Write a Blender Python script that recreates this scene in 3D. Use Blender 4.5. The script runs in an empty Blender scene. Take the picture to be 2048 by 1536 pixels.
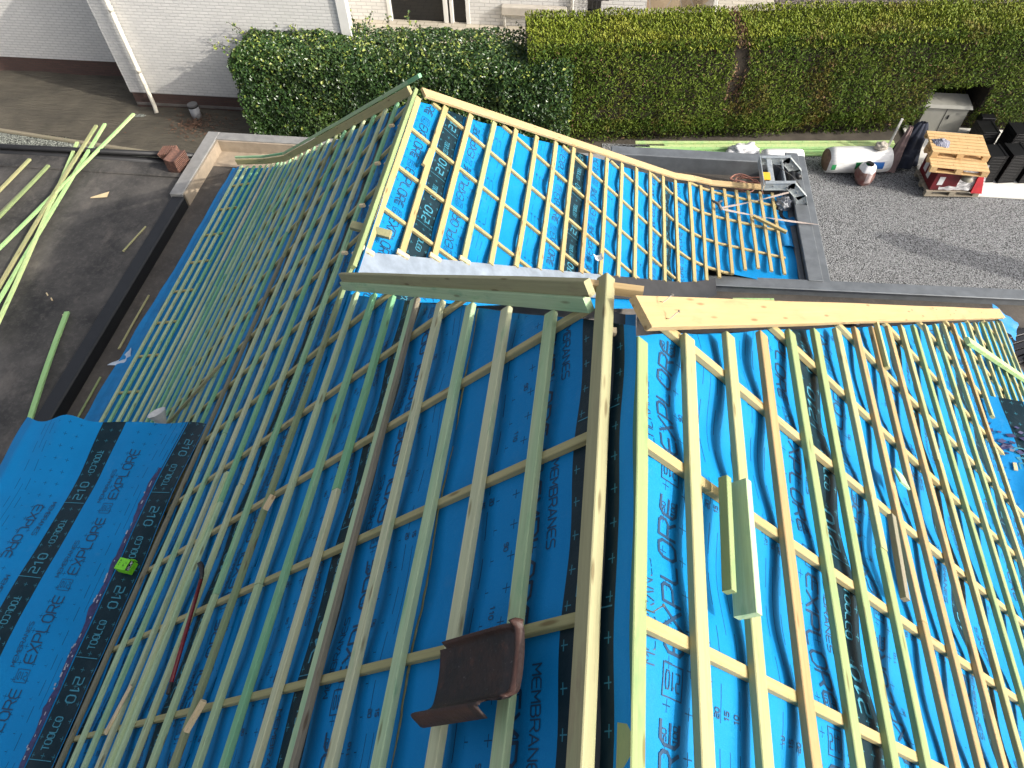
import bpy, math, random
from mathutils import Vector, Matrix, noise
random.seed(7)
C = bpy.context.scene.collection
R = math.radians
ZC = 10.7                      # camera height over the yard; geometry is written relative to the camera, then lifted

# ---------------------------------------------------------------- helpers
def prop(o, label=None, cat=None, group=None, kind=None):
    if label: o['label'] = label
    if cat: o['category'] = cat
    if group: o['group'] = group
    if kind: o['kind'] = kind
    return o
def thing(name, label, cat, loc=(0, 0, 0), group=None):
    o = bpy.data.objects.new(name, None); o.empty_display_size = .2; C.objects.link(o); o.location = loc
    return prop(o, label, cat, group, 'thing')
def mesh(name, verts, faces, mats, parent=None, slots=None, smooth=False, uv=None, M=None):
    me = bpy.data.meshes.new(name)
    me.from_pydata([tuple(v) for v in verts], [], faces)
    for m in (mats if isinstance(mats, (list, tuple)) else [mats]): me.materials.append(m)
    if slots: me.polygons.foreach_set('material_index', slots)
    if smooth: me.polygons.foreach_set('use_smooth', [True] * len(faces))
    if uv:
        l = me.uv_layers.new(name='UVMap'); flat = []
        for f in faces:
            for i in f: flat += [uv[i][0], uv[i][1]]
        l.data.foreach_set('uv', flat)
    me.update()
    o = bpy.data.objects.new(name, me); C.objects.link(o)
    Mx = M if M is not None else Matrix.Identity(4)
    if parent is not None:
        o.parent = parent; o.matrix_basis = base_of(parent).inverted() @ Mx
    else: o.matrix_basis = Mx
    return o
def base_of(p):
    m = p.matrix_basis.copy()
    while p.parent: p = p.parent; m = p.matrix_basis @ m
    return m
def own(o, label, cat, group=None):
    """a thing that is one mesh: move its origin to its base"""
    vs = [o.matrix_basis @ v.co for v in o.data.vertices]
    c = Vector((sum(v.x for v in vs) / len(vs), sum(v.y for v in vs) / len(vs), min(v.z for v in vs)))
    o.data.transform(Matrix.Translation(-c) @ o.matrix_basis); o.matrix_basis = Matrix.Translation(c)
    return prop(o, label, cat, group, 'thing')
class MB:
    def __init__(s): s.v = []; s.f = []; s.m = []
    def add(s, vs, fs, m=0):
        b = len(s.v); s.v += [Vector(v) for v in vs]; s.f += [tuple(i + b for i in f) for f in fs]; s.m += [m] * len(fs)
    def box(s, x0, x1, y0, y1, z0, z1, M=None, m=0, bev=0.0):
        if bev:
            vs = []; 
            xs = (x0, x1); ys = (y0, y1); zs = (z0, z1)
            idx = {}
            for i in (0, 1):
                for j in (0, 1):
                    for k in (0, 1):
                        sx, sy, sz = (1 - 2 * i) * bev, (1 - 2 * j) * bev, (1 - 2 * k) * bev
                        p = Vector((xs[i], ys[j], zs[k]))
                        for a, d in enumerate((Vector((0, sy, sz)), Vector((sx, 0, sz)), Vector((sx, sy, 0)))):
                            idx[i, j, k, a] = len(vs); vs.append(p + d)
            fs = []
            for i in (0, 1): 
                q = [idx[i, 0, 0, 0], idx[i, 1, 0, 0], idx[i, 1, 1, 0], idx[i, 0, 1, 0]]; fs.append(q if i else q[::-1])
            for j in (0, 1):
                q = [idx[0, j, 0, 1], idx[0, j, 1, 1], idx[1, j, 1, 1], idx[1, j, 0, 1]]; fs.append(q if j else q[::-1])
            for k in (0, 1):
                q = [idx[0, 0, k, 2], idx[1, 0, k, 2], idx[1, 1, k, 2], idx[0, 1, k, 2]]; fs.append(q if k else q[::-1])
            def eq(a, b, c, d): fs.append([a, b, c, d])
            for i in (0, 1):
                for j in (0, 1): eq(idx[i, j, 0, 0], idx[i, j, 1, 0], idx[i, j, 1, 1], idx[i, j, 0, 1])
                for k in (0, 1): eq(idx[i, 0, k, 0], idx[i, 1, k, 0], idx[i, 1, k, 2], idx[i, 0, k, 2])
            for j in (0, 1):
                for k in (0, 1): eq(idx[0, j, k, 1], idx[1, j, k, 1], idx[1, j, k, 2], idx[0, j, k, 2])
            for i in (0, 1):
                for j in (0, 1):
                    for k in (0, 1): fs.append([idx[i, j, k, 0], idx[i, j, k, 1], idx[i, j, k, 2]])
        else:
            vs = [Vector((x, y, z)) for x in (x0, x1) for y in (y0, y1) for z in (z0, z1)]
            fs = [(0, 1, 3, 2), (4, 6, 7, 5), (0, 4, 5, 1), (2, 3, 7, 6), (0, 2, 6, 4), (1, 5, 7, 3)]
        if M is not None: vs = [M @ v for v in vs]
        s.add(vs, fs, m)
    def tube(s, pts, r, n=8, m=0, cap=True):
        pts = [Vector(p) for p in pts]; rings = []
        prev = None
        for i, p in enumerate(pts):
            t = (pts[min(i + 1, len(pts) - 1)] - pts[max(i - 1, 0)]).normalized()
            if prev is None:
                a = t.orthogonal().normalized()
            else:
                a = (prev - t * prev.dot(t)).normalized()
            prev = a; b = t.cross(a); rr = r[i] if isinstance(r, (list, tuple)) else r
            rings.append([p + (a * math.cos(2 * math.pi * k / n) + b * math.sin(2 * math.pi * k / n)) * rr for k in range(n)])
        vs = [v for ring in rings for v in ring]; fs = []
        for i in range(len(pts) - 1):
            for k in range(n): fs.append((i * n + k, i * n + (k + 1) % n, (i + 1) * n + (k + 1) % n, (i + 1) * n + k))
        if cap: fs += [tuple(range(n))[::-1], tuple(range((len(pts) - 1) * n, len(pts) * n))]
        s.add(vs, fs, m)
    def grid(s, nu, nv, fn, m=0, mask=None):
        vs = [fn(i / nu, j / nv) for i in range(nu + 1) for j in range(nv + 1)]
        fs = [(i * (nv + 1) + j, (i + 1) * (nv + 1) + j, (i + 1) * (nv + 1) + j + 1, i * (nv + 1) + j + 1)
              for i in range(nu) for j in range(nv) if mask is None or mask((i + .5) / nu, (j + .5) / nv)]
        s.add(vs, fs, m)
    def build(s, name, mats, parent=None, smooth=False, M=None):
        return mesh(name, s.v, s.f, mats, parent, s.m, smooth, M=M)
def nz(x, y, z=0.0): return noise.noise(Vector((x, y, z)))

# ---------------------------------------------------------------- materials
def newmat(name):
    m = bpy.data.materials.new(name); m.use_nodes = True
    nt = m.node_tree; b = nt.nodes['Principled BSDF']
    return m, nt, b
def nd(nt, t, **kw):
    n = nt.nodes.new(t)
    for k, v in kw.items(): setattr(n, k, v)
    return n
def mth(nt, op, a, b=None, c=None):
    n = nd(nt, 'ShaderNodeMath', operation=op)
    for i, x in enumerate((a, b, c)):
        if x is None: continue
        if isinstance(x, (int, float)): n.inputs[i].default_value = x
        else: nt.links.new(x, n.inputs[i])
    return n.outputs[0]
def mixc(nt, f, a, b, bt='MIX'):
    n = nd(nt, 'ShaderNodeMix', data_type='RGBA', blend_type=bt)
    for i, x in ((0, f), (6, a), (7, b)):
        if isinstance(x, (int, float)): n.inputs[i].default_value = x
        elif isinstance(x, (tuple, list)): n.inputs[i].default_value = (*x, 1)
        else: nt.links.new(x, n.inputs[i])
    return n.outputs[2]
def noisen(nt, vec, scale, detail=4, rough=.55):
    n = nd(nt, 'ShaderNodeTexNoise'); n.inputs['Scale'].default_value = scale
    n.inputs['Detail'].default_value = detail; n.inputs['Roughness'].default_value = rough
    if vec is not None: nt.links.new(vec, n.inputs['Vector'])
    return n.outputs['Fac']
def ramp(nt, f, lo, hi):
    n = nd(nt, 'ShaderNodeMapRange'); n.clamp = True
    n.inputs['From Min'].default_value = lo; n.inputs['From Max'].default_value = hi
    nt.links.new(f, n.inputs['Value']); return n.outputs['Result']
def bump(nt, b, h, strength=.4, dist=.01):
    n = nd(nt, 'ShaderNodeBump'); n.inputs['Strength'].default_value = strength; n.inputs['Distance'].default_value = dist
    nt.links.new(h, n.inputs['Height']); nt.links.new(n.outputs[0], b.inputs['Normal'])
def coord(nt, which='Object'): return nd(nt, 'ShaderNodeTexCoord').outputs[which]
def pos(nt): return nd(nt, 'ShaderNodeNewGeometry').outputs['Position']
def mapping(nt, vec, scale=(1, 1, 1), loc=(0, 0, 0)):
    n = nd(nt, 'ShaderNodeMapping'); n.inputs['Scale'].default_value = scale; n.inputs['Location'].default_value = loc
    nt.links.new(vec, n.inputs['Vector']); return n.outputs[0]
def plain(name, col, rough=.6, var=.15, scale=8, metal=0.0, bmp=0.0, col2=None, spec=None):
    m, nt, b = newmat(name); p = coord(nt)
    f = noisen(nt, p, scale, 5)
    c2 = col2 or tuple(x * (1 - var * 2) for x in col)
    nt.links.new(mixc(nt, ramp(nt, f, .3, .7), c2, col), b.inputs['Base Color'])
    b.inputs['Roughness'].default_value = rough; b.inputs['Metallic'].default_value = metal
    if spec is not None: b.inputs['Specular IOR Level'].default_value = spec
    if bmp: bump(nt, b, noisen(nt, p, scale * 4, 6), bmp, .01)
    return m

def wood(name, tints, grain=.35, rough=.7):
    """tints: pale, second, stain; grain runs along local Y"""
    m, nt, b = newmat(name); p = coord(nt)
    r = nd(nt, 'ShaderNodeObjectInfo').outputs['Random']
    off = nd(nt, 'ShaderNodeCombineXYZ'); nt.links.new(mth(nt, 'MULTIPLY', r, 91.0), off.inputs[0]); nt.links.new(mth(nt, 'MULTIPLY', r, 37.0), off.inputs[1])
    va = nd(nt, 'ShaderNodeVectorMath', operation='ADD'); nt.links.new(p, va.inputs[0]); nt.links.new(off.outputs[0], va.inputs[1]); q = va.outputs[0]
    blot = noisen(nt, mapping(nt, q, (6, 1.1, 6)), 1.0, 4, .6)
    amt = mth(nt, 'ADD', blot, mth(nt, 'MULTIPLY', mth(nt, 'SUBTRACT', r, .5), .55))
    c = mixc(nt, ramp(nt, amt, .33, .68), tints[0], tints[1])
    st = noisen(nt, mapping(nt, q, (9, 2.3, 9), (5, 3, 1)), 1.0, 5, .65)
    c = mixc(nt, mth(nt, 'MULTIPLY', ramp(nt, st, .56, .72), .75), c, tints[2])
    g = noisen(nt, mapping(nt, q, (75, 1.8, 75)), 1.0, 5, .7)
    c = mixc(nt, mth(nt, 'MULTIPLY', ramp(nt, g, .42, .72), grain), c, tuple(x * .45 for x in tints[0]))
    # knots
    vo = nd(nt, 'ShaderNodeTexVoronoi'); vo.inputs['Scale'].default_value = 1.0
    nt.links.new(mapping(nt, q, (16, 3.2, 16)), vo.inputs['Vector'])
    k = ramp(nt, vo.outputs['Distance'], .17, .08)
    c = mixc(nt, mth(nt, 'MULTIPLY', k, .65), c, (tints[0][0] * .3, tints[0][1] * .2, tints[0][2] * .14))
    nt.links.new(c, b.inputs['Base Color'])
    b.inputs['Roughness'].default_value = rough; b.inputs['Specular IOR Level'].default_value = .25
    bump(nt, b, g, .35, .004)
    return m
W_GREEN = wood('wood_green_treated', ((.42, .54, .32), (.19, .43, .23), (.11, .32, .175)))
W_MIX = wood('wood_pale_treated', ((.37, .345, .175), (.245, .31, .135), (.13, .24, .10)))
W_YEL = wood('wood_yellow_pine', ((.43, .335, .16), (.40, .31, .14), (.28, .28, .115)))
W_PINE = wood('wood_planed_pine', ((.48, .35, .185), (.45, .32, .155), (.37, .235, .11)), .34)
W_GREY = wood('wood_weathered', ((.24, .21, .15), (.20, .20, .13), (.14, .15, .10)))
W_OLD = wood('wood_olive_board', ((.33, .31, .17), (.22, .29, .145), (.24, .19, .12)))
W_OR = wood('wood_orange_batten', ((.40, .275, .13), (.34, .24, .11), (.25, .20, .09)))
W_LIME = wood('wood_lime_treated', ((.50, .60, .27), (.32, .55, .22), (.24, .47, .20)))
W_COUNT = wood('wood_counter_batten', ((.42, .36, .18), (.35, .32, .15), (.24, .26, .12)))
W_RAW = wood('wood_raw_offcut', ((.72, .58, .36), (.66, .50, .28), (.50, .40, .22)))
W_PAL = wood('wood_pallet', ((.68, .46, .23), (.60, .40, .19), (.42, .26, .12)))

BLUE = (.001, .190, .46)
DARK = (.005, .020, .029)
def membrane_mat():
    m, nt, b = newmat('roof_membrane'); uv = coord(nt, 'UV')
    sp = nd(nt, 'ShaderNodeSeparateXYZ'); nt.links.new(uv, sp.inputs[0]); u, v = sp.outputs[0], sp.outputs[1]
    av = mth(nt, 'ABSOLUTE', v)
    P = pos(nt)
    band = mth(nt, 'LESS_THAN', av, .110)
    weave = noisen(nt, mapping(nt, P, (1, 1, 1)), 260, 2, .5)
    blot = noisen(nt, P, 2.2, 4, .6)
    blue = mixc(nt, blot, tuple(x * .82 for x in BLUE), tuple(min(1, x * 1.12) for x in BLUE))
    blue = mixc(nt, mth(nt, 'MULTIPLY', ramp(nt, weave, .45, .7), .22), blue, (.01, .28, .52))
    dust = mth(nt, 'MULTIPLY', ramp(nt, noisen(nt, P, 5.5, 6, .7), .6, .85), .12)
    blue = mixc(nt, dust, blue, (.25, .33, .36))
    dk = mixc(nt, ramp(nt, noisen(nt, P, 9, 5, .65), .5, .8), DARK, (.012, .030, .040))
    base = mixc(nt, band, blue, dk)
    def cell(x, p, o=0.0):   # distance in metres from the middle of the cell
        fr = mth(nt, 'FRACT', mth(nt, 'ADD', mth(nt, 'DIVIDE', x, p), o))
        return mth(nt, 'MULTIPLY', mth(nt, 'ABSOLUTE', mth(nt, 'SUBTRACT', fr, .5)), p)
    lt = lambda a, k: mth(nt, 'LESS_THAN', a, k)
    gt = lambda a, k: mth(nt, 'GREATER_THAN', a, k)
    mul = lambda a, b_: mth(nt, 'MULTIPLY', a, b_)
    cu, cv = cell(u, .128), cell(v, .118, .0)
    cross = mth(nt, 'MAXIMUM', mul(lt(cu, .0022), lt(cv, .020)), mul(lt(cv, .0022), lt(cu, .020)))
    zone = mul(gt(av, .20), lt(av, .53))
    col = mixc(nt, mul(mul(cross, zone), .8), base, (.003, .018, .05))
    cvb = cell(v, .09, .5)
    crossb = mth(nt, 'MAXIMUM', mul(lt(cu, .0020), lt(cvb, .018)), mul(lt(cvb, .0020), lt(cu, .018)))
    col = mixc(nt, mul(mul(crossb, lt(av, .10)), .55), col, (.05, .28, .38))
    dash = mul(lt(cell(u, .20, .25), .062), mth(nt, 'MAXIMUM', mul(gt(av, .578), lt(av, .583)), mul(gt(av, .688), lt(av, .693))))
    line = mul(mul(gt(av, .634), lt(av, .638)), lt(cell(u, .78, .1), .20))
    col = mixc(nt, mul(mth(nt, 'MAXIMUM', dash, line), .8), col, (.003, .018, .05))
    nt.links.new(col, b.inputs['Base Color'])
    nt.links.new(mth(nt, 'SUBTRACT', .62, mul(band, .20)), b.inputs['Roughness'])
    b.inputs['Specular IOR Level'].default_value = .18
    bn = mth(nt, 'ADD', mul(noisen(nt, P, 14, 5, .6), 1.0), mul(weave, .12))
    bump(nt, b, bn, .35, .012)
    return m
M_MEM = membrane_mat()
M_INK = plain('membrane_dark_print', (.002, .040, .100), .6, .05, 20)
M_LITE = plain('membrane_light_print', (.035, .24, .34), .6, .2, 20)
M_TAPE = plain('purple_adhesive_tape', (.035, .035, .13), .5, .3, 30, col2=(.012, .012, .05))

# ---------------------------------------------------------------- stroke lettering
def ro(c=.25): return [(c, 0), (1 - c, 0), (1, c), (1, 1 - c), (1 - c, 1), (c, 1), (0, 1 - c), (0, c), (c, 0)]
G = {'E': [[(1, 1), (.25, 1), (0, .8), (0, .2), (.25, 0), (1, 0)], [(0, .5), (.95, .5)]], 'X': [[(0, 0), (1, 1)], [(0, 1), (.42, .58)], [(.58, .42), (1, 0)]],
     'P': [[(0, 0), (0, 1), (.8, 1), (1, .85), (1, .55), (.8, .4), (.12, .4)]], 'L': [[(0, 1), (0, .2), (.2, 0), (.95, 0)]], 'O': [ro(.22)],
     'R': [[(0, 0), (0, 1), (.8, 1), (1, .85), (1, .6), (.8, .45), (.12, .45)], [(.6, .45), (1, 0)]],
     'M': [[(0, 0), (0, 1), (.5, .35), (1, 1), (1, 0)]], 'B': [[(0, 0), (0, 1), (.8, 1), (.95, .85), (.95, .65), (.8, .52), (0, .52)], [(.8, .52), (1, .38), (1, .15), (.82, 0), (0, 0)]],
     'A': [[(0, 0), (.5, 1), (1, 0)], [(.2, .3), (.8, .3)]], 'N': [[(0, 0), (0, 1), (1, 0), (1, 1)]],
     'S': [[(1, 1), (.2, 1), (0, .85), (0, .65), (.2, .52), (.8, .48), (1, .35), (1, .15), (.8, 0), (0, 0)]],
     'T': [[(0, 1), (1, 1)], [(.5, 1), (.5, 0)]], 'C': [[(1, 1), (.22, 1), (0, .78), (0, .22), (.22, 0), (1, 0)]],
     '2': [[(0, 1), (.8, 1), (1, .85), (1, .62), (.85, .5), (.15, .5), (0, .38), (0, 0), (1, 0)]], '1': [[(.2, .8), (.6, 1), (.6, 0)]], '0': [ro(.22)],
     '5': [[(1, 1), (0, 1), (0, .55), (.8, .55), (1, .4), (1, .15), (.8, 0), (0, 0)]], '8': [ro(.22), [(0, .5), (1, .5)]],
     '9': [[(1, .5), (.2, .5), (0, .65), (0, .85), (.2, 1), (.8, 1), (1, .85), (1, .2), (.8, 0), (.1, 0)]],
     '3': [[(0, 1), (1, 1), (1, 0), (0, 0)], [(.2, .5), (1, .5)]], '7': [[(0, 1), (1, 1), (.4, 0)]],
     'D': [[(0, 0), (0, 1), (.75, 1), (1, .75), (1, .25), (.75, 0), (0, 0)]], 'F': [[(0, 0), (0, 1), (1, 1)], [(0, .52), (.8, .52)]],
     'I': [[(.5, 0), (.5, 1)]], 'K': [[(0, 0), (0, 1)], [(1, 1), (0, .45), (1, 0)]], 'U': [[(0, 1), (0, .2), (.2, 0), (.8, 0), (1, .2), (1, 1)]],
     'V': [[(0, 1), (.5, 0), (1, 1)]], 'Y': [[(0, 1), (.5, .5), (1, 1)], [(.5, .5), (.5, 0)]]}
def strokes(text, length, height, gap=.28):
    """polylines of TEXT in metres, x along the text"""
    n = len(text); w = length / (n + gap * (n - 1)); out = []
    for i, ch in enumerate(text):
        if ch == ' ': continue
        x0 = i * w * (1 + gap)
        for pl in G[ch]: out.append([(x0 + x * w, y * height) for x, y in pl])
    return out
def ribbon(mb, lines, fn, wt, slot, step=.045):
    """lay polylines as flat ribbons: fn(x, y) -> point"""
    for pl in lines:
        for (xa, ya), (xb, yb) in zip(pl, pl[1:]):
            L = math.hypot(xb - xa, yb - ya)
            if L < 1e-6: continue
            dx, dy = (xb - xa) / L, (yb - ya) / L; px, py = -dy * wt / 2, dx * wt / 2
            e = wt * .32; k = max(1, int(math.ceil(L / step))); vs = []
            for i in range(k + 1):
                t = -e + (L + 2 * e) * i / k
                x, y = xa + dx * t, ya + dy * t
                vs += [fn(x + px, y + py), fn(x - px, y - py)]
            mb.add(vs, [(2 * i, 2 * i + 1, 2 * i + 3, 2 * i + 2) for i in range(k)], slot)

# ---------------------------------------------------------------- camera (fitted to the photograph)
pit, yaw, rol = R(53.1842407), R(-7.70606489), R(-1.41359332)
fw = Vector((math.sin(yaw) * math.cos(pit), math.cos(yaw) * math.cos(pit), -math.sin(pit)))
r0 = Vector((math.cos(yaw), -math.sin(yaw), 0)); u0 = r0.cross(fw)
rt = r0 * math.cos(rol) + u0 * math.sin(rol); up = u0 * math.cos(rol) - r0 * math.sin(rol)
cam = bpy.data.cameras.new('camera'); co = bpy.data.objects.new('camera', cam); C.objects.link(co)
co.matrix_world = Matrix(((rt.x, up.x, -fw.x, 0), (rt.y, up.y, -fw.y, 0), (rt.z, up.z, -fw.z, 0), (0, 0, 0, 1)))
cam.sensor_width = 36; cam.lens = 36 * 1431.4625 / 2048; cam.clip_end = 500; cam.clip_start = .05
bpy.context.scene.camera = co

# ---------------------------------------------------------------- roof planes
AL, AR = R(45.7955), R(43.7278)
XL, XR, ZR = .0856, .2908, -2.1765           # batten-top reference lines beside the main ridge
XF, ZF = -1.85, -4.35                        # the same beside the lower ridge of the far wing
GA = .33
class Slope:
    """s runs down the slope from the ridge, n is out of the roof; side -1 falls to -X, +1 falls to +X; flattens at sf to angle b"""
    def __init__(q, x0, z0, a, side, sf=99, b=0): q.x0, q.z0, q.a, q.side, q.sf, q.b = x0, z0, a, side, sf, b
    def __call__(q, s, Y, n=0.0):
        r = .5                                # eased bend
        t = min(max((s - q.sf + r) / (2 * r), 0), 1)
        ang = q.a + (q.b - q.a) * t
        if s <= q.sf - r: X, Z = s * math.cos(q.a), -s * math.sin(q.a)
        else:
            X, Z = (q.sf - r) * math.cos(q.a), -(q.sf - r) * math.sin(q.a); rest = s - (q.sf - r)
            k = min(rest, 2 * r); N = 6
            for i in range(N):
                a_ = q.a + (q.b - q.a) * ((i + .5) / N * k / (2 * r)); X += k / N * math.cos(a_); Z -= k / N * math.sin(a_)
            if rest > 2 * r: X += (rest - 2 * r) * math.cos(q.b); Z -= (rest - 2 * r) * math.sin(q.b)
        X += n * math.sin(ang); Z += n * math.cos(ang)
        return Vector((q.x0 + q.side * X, Y, q.z0 + Z))
    def normal(q, s):
        t = min(max((s - q.sf + .5) / 1.0, 0), 1); a = q.a + (q.b - q.a) * t
        return Vector((q.side * math.sin(a), 0, math.cos(a)))
SL = Slope(XL, ZR, AL, -1, 8.22, R(13))
SR = Slope(XR, ZR, AR, 1)
SF = Slope(XF, ZF, AR, 1, 4.98, R(11))
def hipL(s): return 2.03 + .68 * s if s < 2.93 else min(6.95 + (s - 2.95) * .690, 6.95 + 5.3 * .690 + max(0, s - 8.25) * .20)
def hipR(s): return 1.97 + .705 * s
def hipF(s): return 7.02 + .672 * min(s, 4.98) + max(0, s - 4.98) * .22
def valF(s): return min(4.52 + .685 * s, 8.62)

# ---------------------------------------------------------------- bars of wood
def bar(name, A, B, upv, w, t, mat, parent=None, wob=.003, ch=.0035, bow=0.0):
    A, B = Vector(A), Vector(B); d = B - A; L = d.length; y = d.normalized()
    z = (Vector(upv) - y * Vector(upv).dot(y)).normalized(); x = y.cross(z)
    k = max(1, int(L / .55)); vs = []; fs = []
    sec = [(-w / 2 + ch, 0), (w / 2 - ch, 0), (w / 2, -ch), (w / 2, -t + ch), (w / 2 - ch, -t), (-w / 2 + ch, -t), (-w / 2, -t + ch), (-w / 2, -ch)]
    sd = random.random() * 99
    for i in range(k + 1):
        yy = L * i / k; ox = nz(sd, yy * .9) * wob * 2 + bow * math.sin(math.pi * i / k); oz = nz(sd + 9, yy * .9) * wob
        for (a, c) in sec: vs.append(Vector((a + ox, yy, c + oz)))
    for i in range(k):
        for j in range(8): fs.append((i * 8 + j, i * 8 + (j + 1) % 8, (i + 1) * 8 + (j + 1) % 8, (i + 1) * 8 + j))
    fs = [f[::-1] for f in fs]
    fs += [tuple(range(8)), tuple(range(k * 8, k * 8 + 8))[::-1]]
    M = Matrix(((x.x, y.x, z.x, A.x), (x.y, y.y, z.y, A.y), (x.z, y.z, z.z, A.z), (0, 0, 0, 1)))
    return mesh(name, vs, fs, mat, parent, M=M)
BW, BT = .070, .032
def batten(S, s, Y0, Y1, mat, parent, w=None, t=BT, n=0.0):
    w = w or (.060 if S.side < 0 else BW)
    """w/2 up-slope of s, which is the batten's lower top edge"""
    c = s - w / 2
    return bar('tile_batten', S(c, Y0, n), S(c, Y1, n + random.uniform(-.002, .002)), S.normal(c), w, t, mat, parent, bow=random.uniform(-.008, .008))
def batten_run(S, s, Y0, Y1, mats, parent, **kw):
    cuts = [Y0]; y = Y0 + random.uniform(2.6, 5.6)
    while y < Y1 - 1.2: cuts.append(y); y += random.uniform(4.0, 5.4)
    cuts.append(Y1)
    for a, b in zip(cuts, cuts[1:]):
        batten(S, s + random.uniform(-.004, .004), a + (.003 if a > Y0 else 0), b, random.choice(mats), parent, **kw)

# ---------------------------------------------------------------- membrane strips
def strip(S, parent, c, s0, s1, ylo, yhi, cbs, sgn, sag, nb=-.064, words=True, ds=.05, dy=.06, seed=0, ymax_words=99):
    """one roll of membrane laid along Y; c = s of its middle band; ylo/yhi: functions of s"""
    step = cbs[1] - cbs[0]
    def depth(s, Y):
        ph = ((Y - cbs[0]) / step) % 1.0
        hang = math.sin(math.pi * ph) ** 2
        q = nz(s * 1.7 + seed, Y * .9, 3.1); q2 = nz(s * 5.0, Y * 2.2 + seed, 8.2)
        tens = .5 + .8 * max(0, q + .25)
        n = nb - sag * hang * tens - .012 * abs(q2) * (.3 + hang) * (1 if sag > .02 else .4)
        n += hang * sag * .22 * nz(s * 9 + seed, Y * 1.3, 5.5)
        lap = min(max((s - (s1 - .13)) / .13, 0), 1)
        n += lap * (.004 + .007 * hang * max(0, nz(Y * 2.3, seed * 3.7, c) + .0))
        if s < s0 + .14: n -= .006
        return n
    nu = max(2, int((s1 - s0) / ds)); smid = (s0 + s1) / 2
    span = max(yhi(s0 + (s1 - s0) * i / 8) - ylo(s0 + (s1 - s0) * i / 8) for i in range(9)); nv = max(2, int(span / dy))
    vs = []; uvs = []
    edge = lambda Y: .02 * nz(Y * 1.1, c + seed, 2.2)
    for i in range(nu + 1):
        s = s0 + (s1 - s0) * i / nu; a, b = ylo(s), max(yhi(s), ylo(s) + .02)
        for j in range(nv + 1):
            Y = a + (b - a) * j / nv; s_ = s + (edge(Y) if i == nu else 0)
            vs.append(S(s_, Y, depth(s_, Y))); uvs.append((Y, s_ - c))
    fs = [(i * (nv + 1) + j, (i + 1) * (nv + 1) + j, (i + 1) * (nv + 1) + j + 1, i * (nv + 1) + j + 1) for i in range(nu) for j in range(nv)]
    if S.side > 0: pass
    else: fs = [f[::-1] for f in fs]
    mb = MB(); mb.v = vs; mb.f = fs; mb.m = [0] * len(fs)
    if words:
        def lay(txt, u0, v0, d, length, h, wt, slot):
            lines = strokes(txt, length, h) if isinstance(txt, str) else txt
            ins = lambda Y, s: s0 + .01 < s < s1 - .02 and ylo(s) + .01 < Y < min(ymax_words, yhi(s)) - .02
            tmp = MB()
            ribbon(tmp, lines, lambda x, y: (u0 + d * x, v0 + sgn * d * y, 0), wt, slot)
            for f, m_ in zip(tmp.f, tmp.m):
                q = [tmp.v[i] for i in f]
                if all(ins(p.x, p.y) for p in q): mb.add([S(p.y, p.x, depth(p.y, p.x) + .0022) for p in q], [(0, 1, 2, 3)], m_)
        ya = min(ylo(s0), ylo(s1)); yb = max(yhi(s0), yhi(s1)); per = .765; k0 = int(ya / per) - 1; k1 = int(yb / per) + 2
        for k in range(k0, k1):
            for sd in (1, -1):
                d = -sd * sgn; base = c + sd * .368
                ph = .735 + per * k + (0 if d > 0 else .56 + .07)
                lay('EXPLORE', ph, base, d, .56, .096, .0115, 1)
                lay('MEMBRANES', ph - d * .06, c + sd * .222, d, .36, .040, .0050, 1)
                bx = [[(0, 0), (.10, 0), (.10, .10), (0, .10), (0, 0)]] + [[(.078 - py * .055, .014 + i * .027 + px * .018) for px, py in pl] for i, ch in enumerate('210') for pl in G[ch]]
                lay(bx, ph - d * .135, base, d, 0, 0, .0045, 1)
                for txt, du, v in (('100', -.26, .36), ('50', -.26, .30), ('110', -.30, .48), ('90', .22, .455)):
                    lay(txt, ph + d * du, c + sd * v, d, .026 * len(txt) / 2 * 1.3, .022, .0035, 1)
                for txt, v in (('20', .570), ('15', .625), ('10', .680)):
                    lay(txt, .60 + per * k, c + sd * v, -1 if sgn > 0 else 1, .03, .024, .0042, 1)
            lay('210', .86 + per * k, c - sgn * .045, 1, .20, .092, .0135, 2)
            lay('TOOLCO', 1.42 + per * k, c + sgn * .028, -1, .235, .056, .0075, 2)
            lay([[(0, 0), (0, .20)]], .80 + per * k, c - sgn * .10, 1, 0, 0, .005, 2)
    return mesh('membrane', mb.v, mb.f, [M_MEM, M_INK, M_LITE], parent, mb.m, True, [(p[0], p[1]) for p in uvs] + [(0, .3)] * (len(mb.v) - len(uvs)))

# ================================================================ the three roof slopes
# --- long shaded slope
roofL = thing('roof_slope', 'long shaded roof slope with green battens, flattening at its foot by the black flat roof', 'roof slope', (-3, 3, -8.3))
CBL = [.06 + .68 * i for i in range(-3, 22)]
YB = -1.6
cl = [.03, 1.76, 3.49, 5.2, 6.9]
for i, c in enumerate(cl):
    s0 = -.14 if i == 0 else c - .86; s1 = c + .93 if i < 4 else 9.22
    strip(SL, roofL, c, s0, s1, lambda s: YB, lambda s: hipL(s) - .02, CBL, 1, .018, seed=i * 3.3, ds=.06, dy=.075)
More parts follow.
